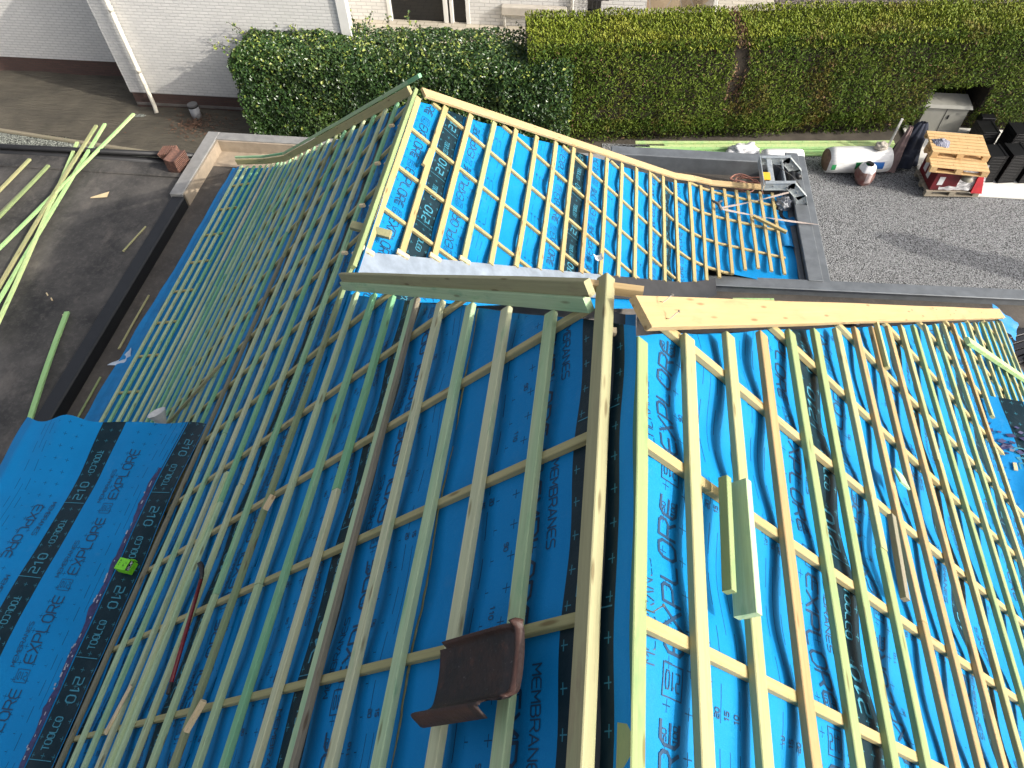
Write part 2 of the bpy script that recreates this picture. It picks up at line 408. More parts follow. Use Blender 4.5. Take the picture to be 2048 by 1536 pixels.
# membrane apron running out onto the gutter floor
mb = MB()
def apr(u, v):
    Y = YB + (hipL(9.2) + .05 - YB) * u; p = SL(9.2, Y, -.066); q = v
    return Vector((p.x - (.27 - .02 * (Y - 5)) * q + .03 * nz(Y * 2, 1.5) * q, Y, p.z + (-8.43 - p.z) * min(1, q * 1.6) + .012 * nz(Y * 3, q * 3)))
mb.grid(120, 8, apr); o = mb.build('membrane_apron', plain('membrane_blue_plain', BLUE, .6, .12, 6), roofL, True)
for i, Y0 in enumerate(CBL):
    # counter-battens run straight down the slope
    top = 0.03
    for sk in range(2):
        s_a, s_b = (.03, 8.0) if sk == 0 else (8.02, 9.14)
        f = lambda s: Y0 + .03 - .012 * s
        while s_a < s_b and f(s_a) > hipL(s_a) + .05: s_a += .03
        if Y0 > 3.5 and Y0 < 6.9 and sk == 0: s_a = max(s_a, 2.98)
        if s_a > s_b - .15: continue
        if sk == 0: bar('counter_batten', SL(s_a, f(s_a), -.031), SL(7.72, f(7.72), -.031) if s_b > 7.72 else SL(s_b, f(s_b), -.031), SL.normal(3), .036, .033, W_COUNT, roofL)
        else: bar('counter_batten', SL(max(s_a, 8.72), f(8.7), -.031), SL(s_b, f(9.14), -.031), SL.normal(9), .036, .033, W_COUNT, roofL)
W_PALEG = wood('wood_pale_green', ((.52, .53, .33), (.36, .48, .27), (.20, .38, .20)))
greens = [W_GREEN, W_GREEN, W_GREEN, W_PALEG, W_GREEN, W_PALEG]
batten(SL, .015, YB, 2.215, W_OLD, roofL, w=.060, t=.056, n=.004)
for k in range(1, 25):
    s = k * GA
    y1 = hipL(s) - .06
    y0 = YB if s < 5.5 else 3.42
    if k == 5: batten_run(SL, s, y0, y1, [W_GREEN], roofL); batten(SL, s - .058, y0, y1 - .02, W_GREY, roofL, w=.03, t=.03, n=.002); continue
    if k == 16: batten_run(SL, s, y0, 6.0, [W_GREY], roofL); batten(SL, s, 6.0, y1, W_OLD, roofL); continue
    if s > 2.9 and s < 3.1: batten(SL, s, y0, y1, W_OLD, roofL); continue
    if k == 2: batten(SL, s, y0, y1, W_PALEG, roofL); continue
    if k == 3: batten(SL, s, y0, y1, W_GREEN, roofL); continue
    batten_run(SL, s, y0, y1, greens if k > 3 else [W_PALEG], roofL)
for k in range(8):
    s = 8.075 + k * .148
    batten_run(SL, s, 3.42, hipL(s) - .05, greens, roofL, w=.05)
# doubled batten beside the covered part, and the bright batten on the far wing's ridge
batten(SL, 2.86, 4.2, 6.9, W_MIX, roofL, w=.05, t=.04, n=.02)
batten(SL, 12 * GA + .05, .1, 2.6, W_PALEG, roofL, w=.06, t=.045, n=.02)
# a wandering bead of dried adhesive between the third and fourth battens
mb = MB(); P_ = []
for i in range(150):
    y = .1 + 2.55 * i / 149; s_ = .955 + .018 * nz(y * 2.2, 4) + .007 * nz(y * 14, 8); dd = -.064 - .018 * math.sin(math.pi * (((y - CBL[0]) / .68) % 1.0)) ** 2 * .9 + .002
    P_.append(SL(s_, y, dd + .003))
mb.tube(P_, [.0045 + .003 * abs(nz(i * .9, 2)) for i in range(150)], 6); mb.build('adhesive_bead', plain('dried_adhesive', (.30, .29, .13), .6, .2, 20), roofL, True)
# hip boards (on edge, two high)
for k, (m_, zz, dn) in enumerate(((W_GREEN, 0.0, 0.0), (W_OLD, .076, .022))):
    A = SL(.075, hipL(.075)); B = SL(2.90, hipL(2.9)); dv = Vector((-.7, .0, 0))
    off = Vector((.0, dn, 0))
    bar('hip_board', A + Vector((0, 0, .074 + zz)) + off, B + Vector((0, 0, .072 + zz)) + off, (0, 0, 1), .034, .074, m_, roofL)
for k, zz in enumerate((0.0, .05)):
    pts = [2.97, 5.2, 7.9, 8.55, 9.2]
    for a, b in zip(pts, pts[1:]):
        A, B = SL(a, hipL(a)), SL(b, hipL(b))
        bar('hip_board', A + Vector((.0, .03 * k, .10 + zz)), B + Vector((0, .03 * k, .10 + zz)), (0, 0, 1), .034, .10 if k == 0 else .04, (W_COUNT, W_GREEN)[k], roofL)
bar('hip_board', SL(3.4, hipL(3.4)) + Vector((0, .03, .15)), SL(2.72, hipL(2.97) - .17) + Vector((0, .03, .15)), (0, 0, 1), .036, .042, W_GREEN, roofL)

# --- near sunlit slope
roofR = thing('roof_slope', 'near sunlit roof slope right of the main ridge, pale battens over sagging blue membrane', 'roof slope', (3, 2, -8.3))
CBR = [.12 + .66 * i for i in range(-3, 16)]
cr = [-.1, 1.56, 3.2, 4.85, 6.5]
for i, c in enumerate(cr):
    s0 = -.02 if i == 0 else c - .84; s1 = c + .93 if i < 4 else 8.3
    strip(SR, roofR, c, s0, s1, lambda s: YB, lambda s: hipR(s) - .02, CBR, -1, .036, seed=40 + i * 3.3, ds=.035, dy=.045)
for Y0 in CBR:
    s_a = .04
    while hipR(s_a) < Y0 - .02 and s_a < 8: s_a += .03
    if s_a > 7.7: continue
    if s_a < .05:
        bar('counter_batten', SR(-.06, Y0, -.031), SR(7.95, Y0 - .05, -.031), SR.normal(3), .044, .033, W_YEL, roofR)
    else: bar('counter_batten', SR(s_a, Y0, -.031), SR(7.95, Y0 - .03, -.031), SR.normal(3), .044, .033, W_YEL, roofR)
SB = [0, .33, .66, .99, 1.32, 1.65, 1.98, 2.31, 2.64, 2.98, 3.32, 3.66, 4.0, 4.34, 4.68, 5.03, 5.38, 5.73, 6.08, 6.43, 6.78, 7.12, 7.44, 7.74]
for k, s in enumerate(SB):
    y1 = hipR(s) - .10; y0 = YB if s < 5.2 else 4.45
    if k == 0: batten(SR, .005, y0, y1 - .0, W_MIX, roofR, w=.062, t=.056, n=.002); continue
    mm = [W_MIX]
    if k == 3 or k == 7: mm = [W_OR]
    elif k > 7: mm = [W_MIX, W_MIX, W_COUNT, W_MIX, W_OR]
    if k < 4: batten(SR, s, y0, y1, mm[0], roofR)
    else: batten_run(SR, s, y0, y1, mm, roofR)
# hip board lying on the slope
A, B = SR(-.065, hipR(-.065) + .055, .034), SR(7.75, hipR(7.75) + .07, .034)
bar('hip_board', A, B, SR.normal(1) + Vector((0, 0, .35)), .150, .036, W_PINE, roofR, wob=.002)
# ridge: membrane folded over the top, with counter-batten stubs between the two ridge battens
mb = MB()
def rid(u, v):
    Y = YB + (2.06 - YB) * u; a = SL(-.02, Y, -.06); b = SR(.0, Y, -.06); q = v
    return a.lerp(b, q) + Vector((0, 0, -.012 * math.sin(math.pi * q) + .006 * nz(Y * 3, q * 4) * (q * (1 - q) * 4)))
mb.grid(90, 10, rid, 0)
for i in range(len(mb.f)):
    if (i % 10) < 6: mb.m[i] = 1
M_DK = plain('membrane_dark_band', (.006, .017, .024), .42, .3, 10)
mb.build('ridge_membrane', [bpy.data.materials['membrane_blue_plain'], M_DK], roofR, True)
bar('ridge_end_board', (.05, 2.185, ZR + .005), (.275, 2.165, ZR + .005), (0, 0, 1), .034, .05, W_PINE, roofR)
for (x, y) in ((.135, 1.93),): bar('batten_end', (x - .05, y, ZR + .0), (x + .035, y + .005, ZR - .01), (0, 0, 1), .03, .032, W_RAW, roofR)
for y in (1.44, .78): bar('batten_end', (.265, y, ZR - .03), (.215, y + .01, ZR - .012), (0, 0, 1), .036, .032, W_RAW, roofR)
# the hip face that falls away behind the boards
h0 = Vector((XL + .1, 2.05, ZR - .02)); hl = SL(2.92, hipL(2.92), -.09); hr = SR(7.9, hipR(7.9), -.09)
hpl = lambda x, y: Vector((x, y, ZR - .20 - (y - 2.05) * 1.14))      # the hip plane falls away from the ridge end at 45 degrees
hl += Vector((0, .06, -.08)); hr += Vector((0, .06, -.08)); h0 = Vector((XL + .1, 2.32, ZR - .50)); val_top = hpl(-1.95, 4.10); val_bot = hpl(2.3, 8.1)
mb = MB(); mb.add([h0, hl, val_top, val_bot, hr], [(1, 2, 0), (2, 3, 0), (3, 4, 0)])
mb.build('hip_membrane', bpy.data.materials['membrane_blue_plain'], roofR)

# --- far wing's sunlit slope
roofF = thing('roof_slope', 'far sunlit roof slope of the wing with yellow battens, curving out at its foot', 'roof slope', (0, 7, -8.3))
CBF = [4.53 + .645 * i for i in range(0, 12)]
for i, c in enumerate((.47, 2.47, 4.4)):
    s0 = (-.02, 1.40, 3.42)[i]; s1 = (1.62, 3.60, 6.75)[i]
    strip(SF, roofF, c, s0, s1, lambda s: 4.0 + .69 * s if s < 5.2 else 8.42, lambda s: hipF(s) - .02, CBF, -1, .034, seed=80 + i * 3.3, ds=.045, dy=.05)
for Y0 in CBF:
    pts = []
    for k in range(0, 132):
        s = k * .05
        if valF(s) < Y0 - .02 < hipF(s) - .02: pts.append(s)
    if not pts: continue
    a, b = pts[0], pts[-1]
    for q0, q1 in ((a, min(b, 4.5)), (max(a, 4.505), min(b, 4.85)), (max(a, 4.855), min(b, 5.15)), (max(a, 5.155), min(b, 5.45)), (max(a, 5.455), b)):
        if q1 - q0 > .12: bar('counter_batten', SF(q0, Y0, -.031), SF(q1, Y0 - .0, -.031), SF.normal((q0 + q1) / 2), .04, .033, W_YEL, roofF)
SFB = [k * GA for k in range(16)] + [4.95 + .222 * (k + 1) for k in range(7)]
for k, s in enumerate(SFB):
    mm = W_YEL if k != 3 else W_MIX
    if k == 8: mm = W_OR
    batten(SF, s, valF(s) + (.0 if s < 4 else 0), hipF(s) - .07, mm, roofF, w=.066 if s < 5 else .055, t=.033)
    if k < 4: bar('batten_end', SF(s - .09, valF(s) + .02, .006), SF(s + .04, valF(s) + .03, .006), SF.normal(1), .05, .03, W_RAW, roofF)
pts = [-.02, 2.3, 4.55, 5.0, 5.35, 5.75, 6.35]
for a, b in zip(pts, pts[1:]):
    bar('hip_board', SF(a, hipF(a) + .04, .035), SF(b + .004, hipF(b) + .04, .035), SF.normal((a + b) / 2) + Vector((0, 0, .35)), .125, .034, W_PINE, roofF, wob=.001)
# ridge of the wing: membrane roll-over and stubs
mb = MB()
def rid2(u, v):
    Y = 4.1 + 2.85 * u; a = SL(2.93, Y, -.055); b = SF(-.02, Y, -.06)
    return a.lerp(b, v) + Vector((0, 0, .05 * math.sin(math.pi * v) + .012 * nz(Y * 3, v * 4) * v * (1 - v) * 4))
mb.grid(60, 10, rid2); mb.build('ridge_membrane', bpy.data.materials['membrane_blue_plain'], roofF, True)
for y in CBF[:4]:
    for x in (-1.96, -2.055): bar('batten_end', (x, y - .02, -4.33), (x - .05, y, -4.35), (0, 0, 1), .03, .03, W_RAW, roofF)
# far hip face
hA = Vector((-1.95, 7.0, -4.4)); 
mb = MB(); lo = []
for i in range(15):
    q = 6.25 * i / 14; a = SL(2.96 + q, hipL(2.96 + q) - .01, -.10); b = SF(q, hipF(q) - .01, -.10); a.z = b.z = min(a.z, b.z); lo += [a, b]
mb.add(lo, [(2 * i, 2 * i + 1, 2 * i + 3, 2 * i + 2) for i in range(14)])
mb.build('hip_membrane', bpy.data.materials['membrane_blue_plain'], roofF)
# zinc sheet in the valley
def metal(name, col, rough, metalness=.85, sc=6):
    m, nt, b = newmat(name); P = coord(nt); f = noisen(nt, P, sc, 6, .65)
    nt.links.new(mixc(nt, ramp(nt, f, .35, .7), tuple(x * .72 for x in col), col), b.inputs['Base Color'])
    nt.links.new(mth(nt, 'ADD', mth(nt, 'MULTIPLY', f, .25), rough - .12), b.inputs['Roughness']); b.inputs['Metallic'].default_value = metalness
    bump(nt, b, noisen(nt, P, 1.6, 2), .05, .01); return m
M_ZINC = metal('zinc_sheet', (.50, .57, .64), .36, .7)
M_GALV = metal('galvanised_steel', (.56, .60, .60), .36, .55, 25)
for nm, m_, sa_, sb_ in (('valley_flashing', M_ZINC, -.06, 3.05), ('valley_lining', plain('dark_valley_lining', (.035, .035, .037), .6, .2, 6), 3.06, 5.3)):
    mb = MB()
    def zi(u, v):
        s = sa_ + (sb_ - sa_) * u; a = 4.09 + .70 * s; b = valF(s) + .03
        return SF(s, a + (b - a) * v, -.012 + (.016 if v == 0 else 0))
    mb.grid(40, 4, zi); mb.build(nm, m_, roofF, True)

# ================================================================ flat roofs and parapets
def bitumen(name, c1, c2, stain):
    m, nt, b = newmat(name); P = pos(nt)
    f = noisen(nt, P, 1.1, 7, .65); g = noisen(nt, P, 14, 6, .7); st = noisen(nt, mapping(nt, P, (1, .55, 1), (4, 2, 0)), 1.7, 6, .7)
    c = mixc(nt, ramp(nt, f, .35, .68), c1, c2); c = mixc(nt, mth(nt, 'MULTIPLY', ramp(nt, st, .55, .75), .6), c, stain)
    c = mixc(nt, mth(nt, 'MULTIPLY', ramp(nt, g, .5, .8), .35), c, tuple(x * 2.0 for x in c2))
    sp = noisen(nt, P, 90, 2, .5); c = mixc(nt, mth(nt, 'MULTIPLY', ramp(nt, sp, .68, .78), .6), c, (.22, .20, .17))
    nt.links.new(c, b.inputs['Base Color']); b.inputs['Roughness'].default_value = .75; b.inputs['Specular IOR Level'].default_value = .3
    bump(nt, b, mth(nt, 'ADD', f, mth(nt, 'MULTIPLY', g, .25)), .4, .03); return m
M_BIT = bitumen('bitumen_roofing', (.028, .027, .026), (.095, .087, .078), (.19, .165, .14))
M_BIT2 = bitumen('bitumen_gutter', (.055, .049, .043), (.10, .088, .075), (.16, .13, .10))
M_EPDM = plain('black_rubber_upstand', (.012, .012, .013), .5, .2, 6)
M_COP = metal('weathered_zinc_coping', (.20, .215, .225), .55, .45, 5)
M_COPL = metal('pale_zinc_coping', (.34, .33, .31), .6, .3, 5)
M_WALL = plain('house_brick_wall', (.42, .38, .34), .85, .1, 4)
GZ = -10.7
fl = thing('flat_roof', 'black flat roof beside the long shaded slope with loose green battens lying on it', 'flat roof', (-11, 4, GZ))
mb = MB()
def ff(u, v):
    x = -18 + 10.56 * u; y = -3 + 13.75 * v
    return Vector((x, y, -8.31 + .022 * nz(x * .6, y * .6) + .010 * nz(x * 2.2, y * 1.6)))
mb.grid(90, 100, ff); mb.build('roofing_felt', M_BIT, fl, True)
mb = MB(); mb.box(-18, -7.55, -3, 10.7, GZ, -8.40); mb.build('wall', M_WALL, fl)
mb = MB(); mb.tube([(-18, 10.78, -8.25), (-12, 10.82, -8.25), (-7.5, 10.9, -8.25)], .055, 10); mb.box(-18, -7.5, 10.70, 10.84, GZ, -8.29); mb.build('roof_edge_roll', M_EPDM, fl, True)
mb = MB(); mb.box(-18, -7.5, 10.30, 10.42, -8.33, -8.275, bev=.02); mb.build('felt_lap', M_BIT, fl)

gu = thing('gutter_channel', 'grey gutter channel along the foot of the shaded slope with a low parapet', 'gutter', (-7, 4, GZ))
mb = MB(); mb.grid(14, 90, lambda u, v: Vector((-7.2 + 1.2 * u, -3 + 14.5 * v, -8.46 + .008 * nz(u * 3, v * 40)))); mb.build('gutter_floor', M_BIT2, gu, True)
mb = MB(); mb.box(-7.44, -7.20, -3, 9.7, -8.9, -8.235, bev=.02); mb.build('upstand', M_EPDM, gu)
mb = MB(); mb.box(-7.47, -7.23, 9.7, 11.62, -8.9, -8.19, bev=.01); mb.box(-7.23, .4, 11.40, 11.62, -8.9, -8.195, bev=.01); mb.build('coping', M_COPL, gu)
mb = MB(); mb.box(-7.225, -7.19, 9.72, 11.40, -8.46, -8.215); mb.box(-7.19, .4, 11.36, 11.395, -8.46, -8.22); mb.box(-7.20, .4, 10.9, 11.37, -8.5, -8.452); mb.build('parapet_lining', plain('beige_parapet_lining', (.36, .29, .21), .85, .15, 7), gu)
mb = MB(); mb.box(-7.45, -7.25, -3, 11.6, GZ, -8.9); mb.box(-7.25, .4, 11.42, 11.6, GZ, -8.9); mb.build('wall', M_WALL, gu)

pr = thing('flat_roof', 'small flat roof with grey zinc parapet round the foot of the far slope', 'flat roof', (3, 9, GZ))
mb = MB(); mb.grid(30, 30, lambda u, v: Vector((.4 + 3.4 * u, 8.4 + 3.1 * v, -8.42 + .01 * nz(u * 10, v * 8)))); mb.grid(40, 12, lambda u, v: Vector((1.6 + 8.8 * u, 7.0 + 1.32 * v + .3 * u * v, -8.235 + .01 * nz(u * 20, v * 8)))); mb.build('roofing_felt', M_BIT2, pr, True)
mb = MB()
mb.box(3.60, 3.93, 8.46, 11.75, -9.2, -8.08, bev=.015)
mb.box(.40, 3.58, 11.50, 11.75, -9.2, -8.09, bev=.015)
MR = Matrix.Translation((2, 8.45, 0)) @ Matrix.Rotation(R(2.0), 4, 'Z')
mb.box(0, 8.5, -.195, 0, -9.2, -8.07, MR, bev=.015)
mb.build('parapet', M_COP, pr)
mb = MB()
mb.box(3.57, 3.80, 8.47, 11.77, -8.078, -8.05, bev=.008); mb.box(3.50, 3.59, 8.47, 11.48, -8.47, -8.2, bev=.01)
mb.box(0, 8.5, -.25, -.12, -8.068, -8.045, MR, bev=.008)
mb.build('coping', M_COP, pr)
mb = MB(); mb.box(3.65, 3.9, 8.4, 11.7, GZ, -9.2); mb.box(.4, 3.65, 11.53, 11.7, GZ, -9.2); mb.box(3.9, 10.5, 8.28, 8.44, GZ, -9.2); mb.build('wall', M_WALL, pr)

# main house walls under the eaves
hw = thing('house_wall', 'rendered house wall under the roof eaves', 'wall', (0, 2, GZ))
mb = MB(); mb.box(-6.4, 2.9, -1.6, 8.4, GZ, -8.6); mb.box(2.9, 6.2, -1.6, 7.0, GZ, -8.6); mb.build('wall', M_WALL, hw)

#@@PART2
# ================================================================ ground
def gravel_mat(name, lo, hi, sc, bm=.8):
    m, nt, b = newmat(name); P = pos(nt)
    vo = nd(nt, 'ShaderNodeTexVoronoi'); vo.inputs['Scale'].default_value = sc; nt.links.new(P, vo.inputs['Vector'])
    sp = nd(nt, 'ShaderNodeSeparateColor'); nt.links.new(vo.outputs['Color'], sp.inputs[0])
    big = noisen(nt, P, .9, 5, .6)
    c = mixc(nt, mth(nt, 'POWER', sp.outputs[0], 1.3), lo, hi)
    c = mixc(nt, ramp(nt, vo.outputs['Distance'], .42, .75), c, tuple(x * .25 for x in lo))
    c = mixc(nt, mth(nt, 'MULTIPLY', ramp(nt, big, .5, .75), .3), c, tuple(x * .6 for x in hi))
    nt.links.new(c, b.inputs['Base Color']); b.inputs['Roughness'].default_value = .85
    bump(nt, b, mth(nt, 'SUBTRACT', 1.0, vo.outputs['Distance']), bm, .03); return m
M_GRAV = gravel_mat('blue_grey_gravel', (.17, .174, .176), (.40, .407, .41), 46)
M_GRAV2 = gravel_mat('pale_green_gravel', (.12, .13, .11), (.42, .44, .38), 30)
M_EARTH = plain('bare_earth', (.10, .085, .065), .95, .25, 2.5, bmp=.6)
mb = MB(); mb.grid(1, 1, lambda u, v: Vector((-150 + 300 * u, -150 + 300 * v, GZ - .012))); prop(mb.build('ground', M_EARTH), kind='structure')
mb = MB(); mb.grid(60, 60, lambda u, v: Vector((.3 + 40 * u, 8.3 + 7.3 * v + 1.5 * u, GZ + .012 * nz(u * 40, v * 9)))); prop(mb.build('gravel_yard', M_GRAV, smooth=True), kind='structure')
mb = MB(); mb.grid(40, 4, lambda u, v: Vector((-30 + 24 * u, 11.0 + 5.5 * v, GZ + .004))); prop(mb.build('gravel_path', M_GRAV2), kind='structure')
# weed cloth over the neighbour's flower bed
m, nt, b = newmat('weed_cloth'); P = pos(nt)
f = noisen(nt, P, 1.4, 6, .6); c = mixc(nt, ramp(nt, f, .35, .7), (.060, .052, .038), (.098, .085, .062))
c = mixc(nt, mth(nt, 'MULTIPLY', ramp(nt, noisen(nt, P, 3.4, 6, .75), .6, .75), .7), c, (.03, .024, .018)); nt.links.new(c, b.inputs['Base Color'])
b.inputs['Roughness'].default_value = .8; bump(nt, b, noisen(nt, mapping(nt, P, (.5, 2.5, 1)), 3.0, 6, .65), 1.0, .11); M_WEED = m
mb = MB()
def wc(u, v):
    x = -26 + 20.2 * u; y0 = 14.12 + .13 * max(0, -x - 10.5) + .06 * math.sin(x * 1.3); y = y0 + (17.5 - y0) * v
    return Vector((x, y, GZ + .03 + .035 * nz(x * .8, y * 1.5) + .02 * nz(x * 2.5, y * 4)))
mb.grid(150, 40, wc); own(mb.build('weed_cloth', M_WEED, smooth=True), 'brown weed cloth spread over the flower bed at the foot of the white house', 'ground cloth')
mb = MB(); mb.tube([(-26, 16.08, GZ + .02), (-18, 15.05, GZ + .02), (-10.6, 14.08, GZ + .02), (-7.6, 14.05, GZ + .02)], .06, 8); own(mb.build('edging_board', W_GREY), 'dark edging strip between the brown cloth and the pale gravel', 'edging')
rs = random.Random(3); mb = MB()
for i in range(420):
    a = rs.random() * 6.28; r = abs(rs.gauss(0, .42)); x, y = -10.15 + r * math.cos(a) * 1.3, 15.35 + r * math.sin(a) * .8
    t = rs.random() * 6.28; l = rs.uniform(.02, .045); z = GZ + .06 + rs.random() * .03
    d = Vector((math.cos(t), math.sin(t), rs.uniform(-.4, .4))) * l; e = Vector((-math.sin(t), math.cos(t), rs.uniform(-.4, .4))) * l * .5
    p = Vector((x, y, z)); mb.add([p - d, p + e, p + d, p - e], [(0, 1, 2, 3)])
prop(mb.build('fallen_leaves', plain('dry_leaves', (.16, .085, .05), .8, .3, 9)), 'reddish dry leaves gathered round the grey vent pipe', 'leaves', kind='stuff')
# paving and bark beyond the hedge
m, nt, b = newmat('block_paving'); P = pos(nt); br = nd(nt, 'ShaderNodeTexBrick'); nt.links.new(P, br.inputs['Vector'])
br.inputs['Color1'].default_value = (.50, .45, .36, 1); br.inputs['Color2'].default_value = (.42, .38, .31, 1); br.inputs['Mortar'].default_value = (.25, .22, .17, 1)
br.inputs['Scale'].default_value = 1; br.inputs['Brick Width'].default_value = .42; br.inputs['Row Height'].default_value = .21; br.inputs['Mortar Size'].default_value = .014
nt.links.new(mixc(nt, mth(nt, 'MULTIPLY', noisen(nt, P, 6, 5), .4), br.outputs['Color'], (.3, .27, .2)), b.inputs['Base Color']); b.inputs['Roughness'].default_value = .85
mb = MB(); mb.add([(-8, 18.2, GZ), (5.2, 18.2, GZ), (5.5, 34, GZ), (-8, 34, GZ)], [(0, 1, 2, 3)]); prop(mb.build('paved_terrace', m), kind='structure')
M_BARK = gravel_mat('bark_mulch', (.06, .045, .035), (.24, .19, .16), 14)
mb = MB(); mb.add([(5.204, 18.6, GZ), (32, 19.5, GZ), (32, 40, GZ), (5.504, 40, GZ)], [(0, 1, 2, 3)]); prop(mb.build('bark_bed', M_BARK), kind='structure')

# unseen cypress added out of view to cast the long shadow on the gravel
cy = thing('shadow_cypress', 'slim dark cypress added out of view beyond the right picture edge to shadow the gravel', 'tree', (15.0, 10.2, GZ))
# ================================================================ hedges
def leaf_mat(name, cols, rough, spec, brown=None, sc=.8):
    m, nt, b = newmat(name); P = pos(nt)
    at = nd(nt, 'ShaderNodeAttribute'); at.attribute_name = 'tint'
    f = noisen(nt, P, sc, 5, .65)
    c = mixc(nt, at.outputs['Fac'], cols[0], cols[1])
    c = mixc(nt, mth(nt, 'MULTIPLY', ramp(nt, mth(nt, 'ADD', f, mth(nt, 'MULTIPLY', at.outputs['Fac'], .15)), .55, .78), .8), c, cols[2])
    if brown:
        g = noisen(nt, mapping(nt, P, (1.0, 1, .55), (7, 3, 1)), .75, 5, .7)
        c = mixc(nt, mth(nt, 'MULTIPLY', ramp(nt, mth(nt, 'ADD', g, mth(nt, 'MULTIPLY', at.outputs['Fac'], .12)), .60, .76), .8), c, brown)
    nt.links.new(c, b.inputs['Base Color']); b.inputs['Roughness'].default_value = rough; b.inputs['Specular IOR Level'].default_value = spec
    return m
def scatter(name, pts, lw, ll, mats, parent, rng, flat=.5, hang=0.0, shape='leaf'):
    """pts: (point, outward normal, material index)"""
    vs = []; fs = []; ms = []; tint = []
    for p, n, mi in pts:
        d = Vector((rng.gauss(0, 1), rng.gauss(0, 1), rng.gauss(0, 1)))
        nn = (n + d * flat).normalized(); a = nn.orthogonal().normalized(); a = Matrix.Rotation(rng.random() * 6.283, 3, nn) @ a
        if hang: a = (a * (1 - hang) + Vector((rng.gauss(0, .25), rng.gauss(0, .25), 1)) * hang + n * .25).normalized(); nn = (nn - a * nn.dot(a)).normalized()
        bb = nn.cross(a); k = rng.uniform(.65, 1.35); l, w_ = ll * k, lw * k; i = len(vs); t = rng.random()
        if shape == 'leaf':
            f_ = nn * w_ * .25
            vs += [p - a * l * .5, p + bb * w_ * .5 + f_, p + a * l * .5, p - bb * w_ * .5 + f_]; fs += [(i, i + 1, i + 2), (i, i + 2, i + 3)]; ms += [mi, mi]; tint += [t] * 4
        else:
            vs += [p - a * l * .5 - bb * w_ * .3, p - a * l * .5 + bb * w_ * .3, p + a * l * .2 + bb * w_ * .5, p + a * l * .5, p + a * l * .2 - bb * w_ * .5]
            fs.append((i, i + 1, i + 2, i + 3, i + 4)); ms.append(mi); tint += [t] * 5
    o = mesh(name, vs, fs, mats, parent, ms)
    at = o.data.attributes.new('tint', 'FLOAT', 'POINT'); at.data.foreach_set('value', tint)
    return o
M_TWIG = plain('hedge_twigs', (.035, .026, .016), .9, .3, 6)
rng = random.Random(11)
# clipped conifer hedge, turned a little; local x along it
ang = math.atan2(1.75, 11.8); H0 = Vector((-1.5, 15.05, GZ)); ex = Vector((math.cos(ang), math.sin(ang), 0)); ey = Vector((-math.sin(ang), math.cos(ang), 0))
def HC(x, y, z): return H0 + ex * x + ey * y + Vector((0, 0, z))
HH, HD, HLn = 2.68, 1.55, 17.0
M_CON = [leaf_mat('conifer_sprigs', ((.042, .080, .010), (.085, .130, .014), (.14, .18, .022)), .65, .2, (.12, .055, .018)),
         leaf_mat('bare_conifer_twigs', ((.10, .055, .03), (.17, .10, .06), (.20, .13, .08)), .8, .1),
         leaf_mat('sunlit_conifer_tips', ((.11, .155, .012), (.18, .215, .018), (.25, .25, .03)), .6, .2, (.17, .12, .03))]  # separate brighter top sprigs: sunlight on the hedge top put into the colour
def bulge(x, z): return .09 * nz(x * .8, z * .9, 4.4) + .05 * nz(x * 2.6, z * 2.8, 1.1)
hc = thing('conifer_hedge', 'tall clipped dark green conifer hedge with sunlit top and brown patches behind the gravel yard', 'hedge', HC(8, .7, 0))
HM = Matrix(((ex.x, ey.x, 0, H0.x), (ex.y, ey.y, 0, H0.y), (0, 0, 1, H0.z), (0, 0, 0, 1)))
mb = MB(); mb.box(0, 9.5, .12, HD - .1, .75, HH - .1, M=HM); mb.box(9.51, 10.84, .12, HD - .1, 1.4, HH - .1, M=HM); mb.box(10.85, HLn, .12, HD - .1, .75, HH - .1, M=HM); mb.box(0, HLn, .95, HD - .11, 0, 1.6, M=HM); mb.box(0, 9.45, .5, .96, 0, .76, M=HM); mb.box(10.9, HLn, .5, .96, 0, .76, M=HM); mb.build('branches', M_TWIG, hc)
pts = []
gap = lambda x, y: abs(x - 4.75 - .22 * nz(y * 1.3, 8)) 
for i in range(80000):
    x = rng.random() * HLn; z = HH * rng.random() ** .9; g = gap(x, z)
    if g < .06 and z > 1.3 and rng.random() < .2: continue
    if z < .35 and rng.random() < .55: continue
    if 9.5 < x < 10.85 and z < 1.38:
        if rng.random() < .7: pts.append((HC(x, .86 + rng.random() * .1, z), -ey, 0))
        continue
    dpt = rng.random() ** 2 * .22 + .5 * max(0, .75 - z) - bulge(x, z) + (.09 if g < .13 and z > 1.2 else 0)
    mi = 1 if (g < .16 and z > 1.2 and rng.random() < .6) or rng.random() < .025 else 0
    pts.append((HC(x, dpt, z), -ey, mi))
for i in range(52000):
    x = rng.random() * HLn; y = rng.random() * HD; g = gap(x, y)
    if g < .08 and rng.random() < .4: continue
    zz = HH + .07 * nz(x * 1.1, y * 1.5, 9.9) - rng.random() ** 2 * .12
    if y < .16: zz -= (.16 - y) * .9
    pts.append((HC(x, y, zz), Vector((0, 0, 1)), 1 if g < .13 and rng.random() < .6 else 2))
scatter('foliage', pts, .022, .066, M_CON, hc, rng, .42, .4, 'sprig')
mb = MB(); mb.tube([(15.0, 10.2, GZ), (15.0, 10.2, GZ + 2.5), (15.0, 10.2, GZ + 4.8)], [.07, .05, .015], 8); mb.tube([(15.0, 10.2, GZ + .5), (15.0, 10.2, GZ + 1.5), (15, 10.2, GZ + 3.2), (15, 10.2, GZ + 4.3), (15, 10.2, GZ + 4.9)], [.16, .28, .26, .13, .03], 10); mb.build('trunk_and_core', M_TWIG, cy)  # second tube: solid core added so the cast shadow is denser
pts = []
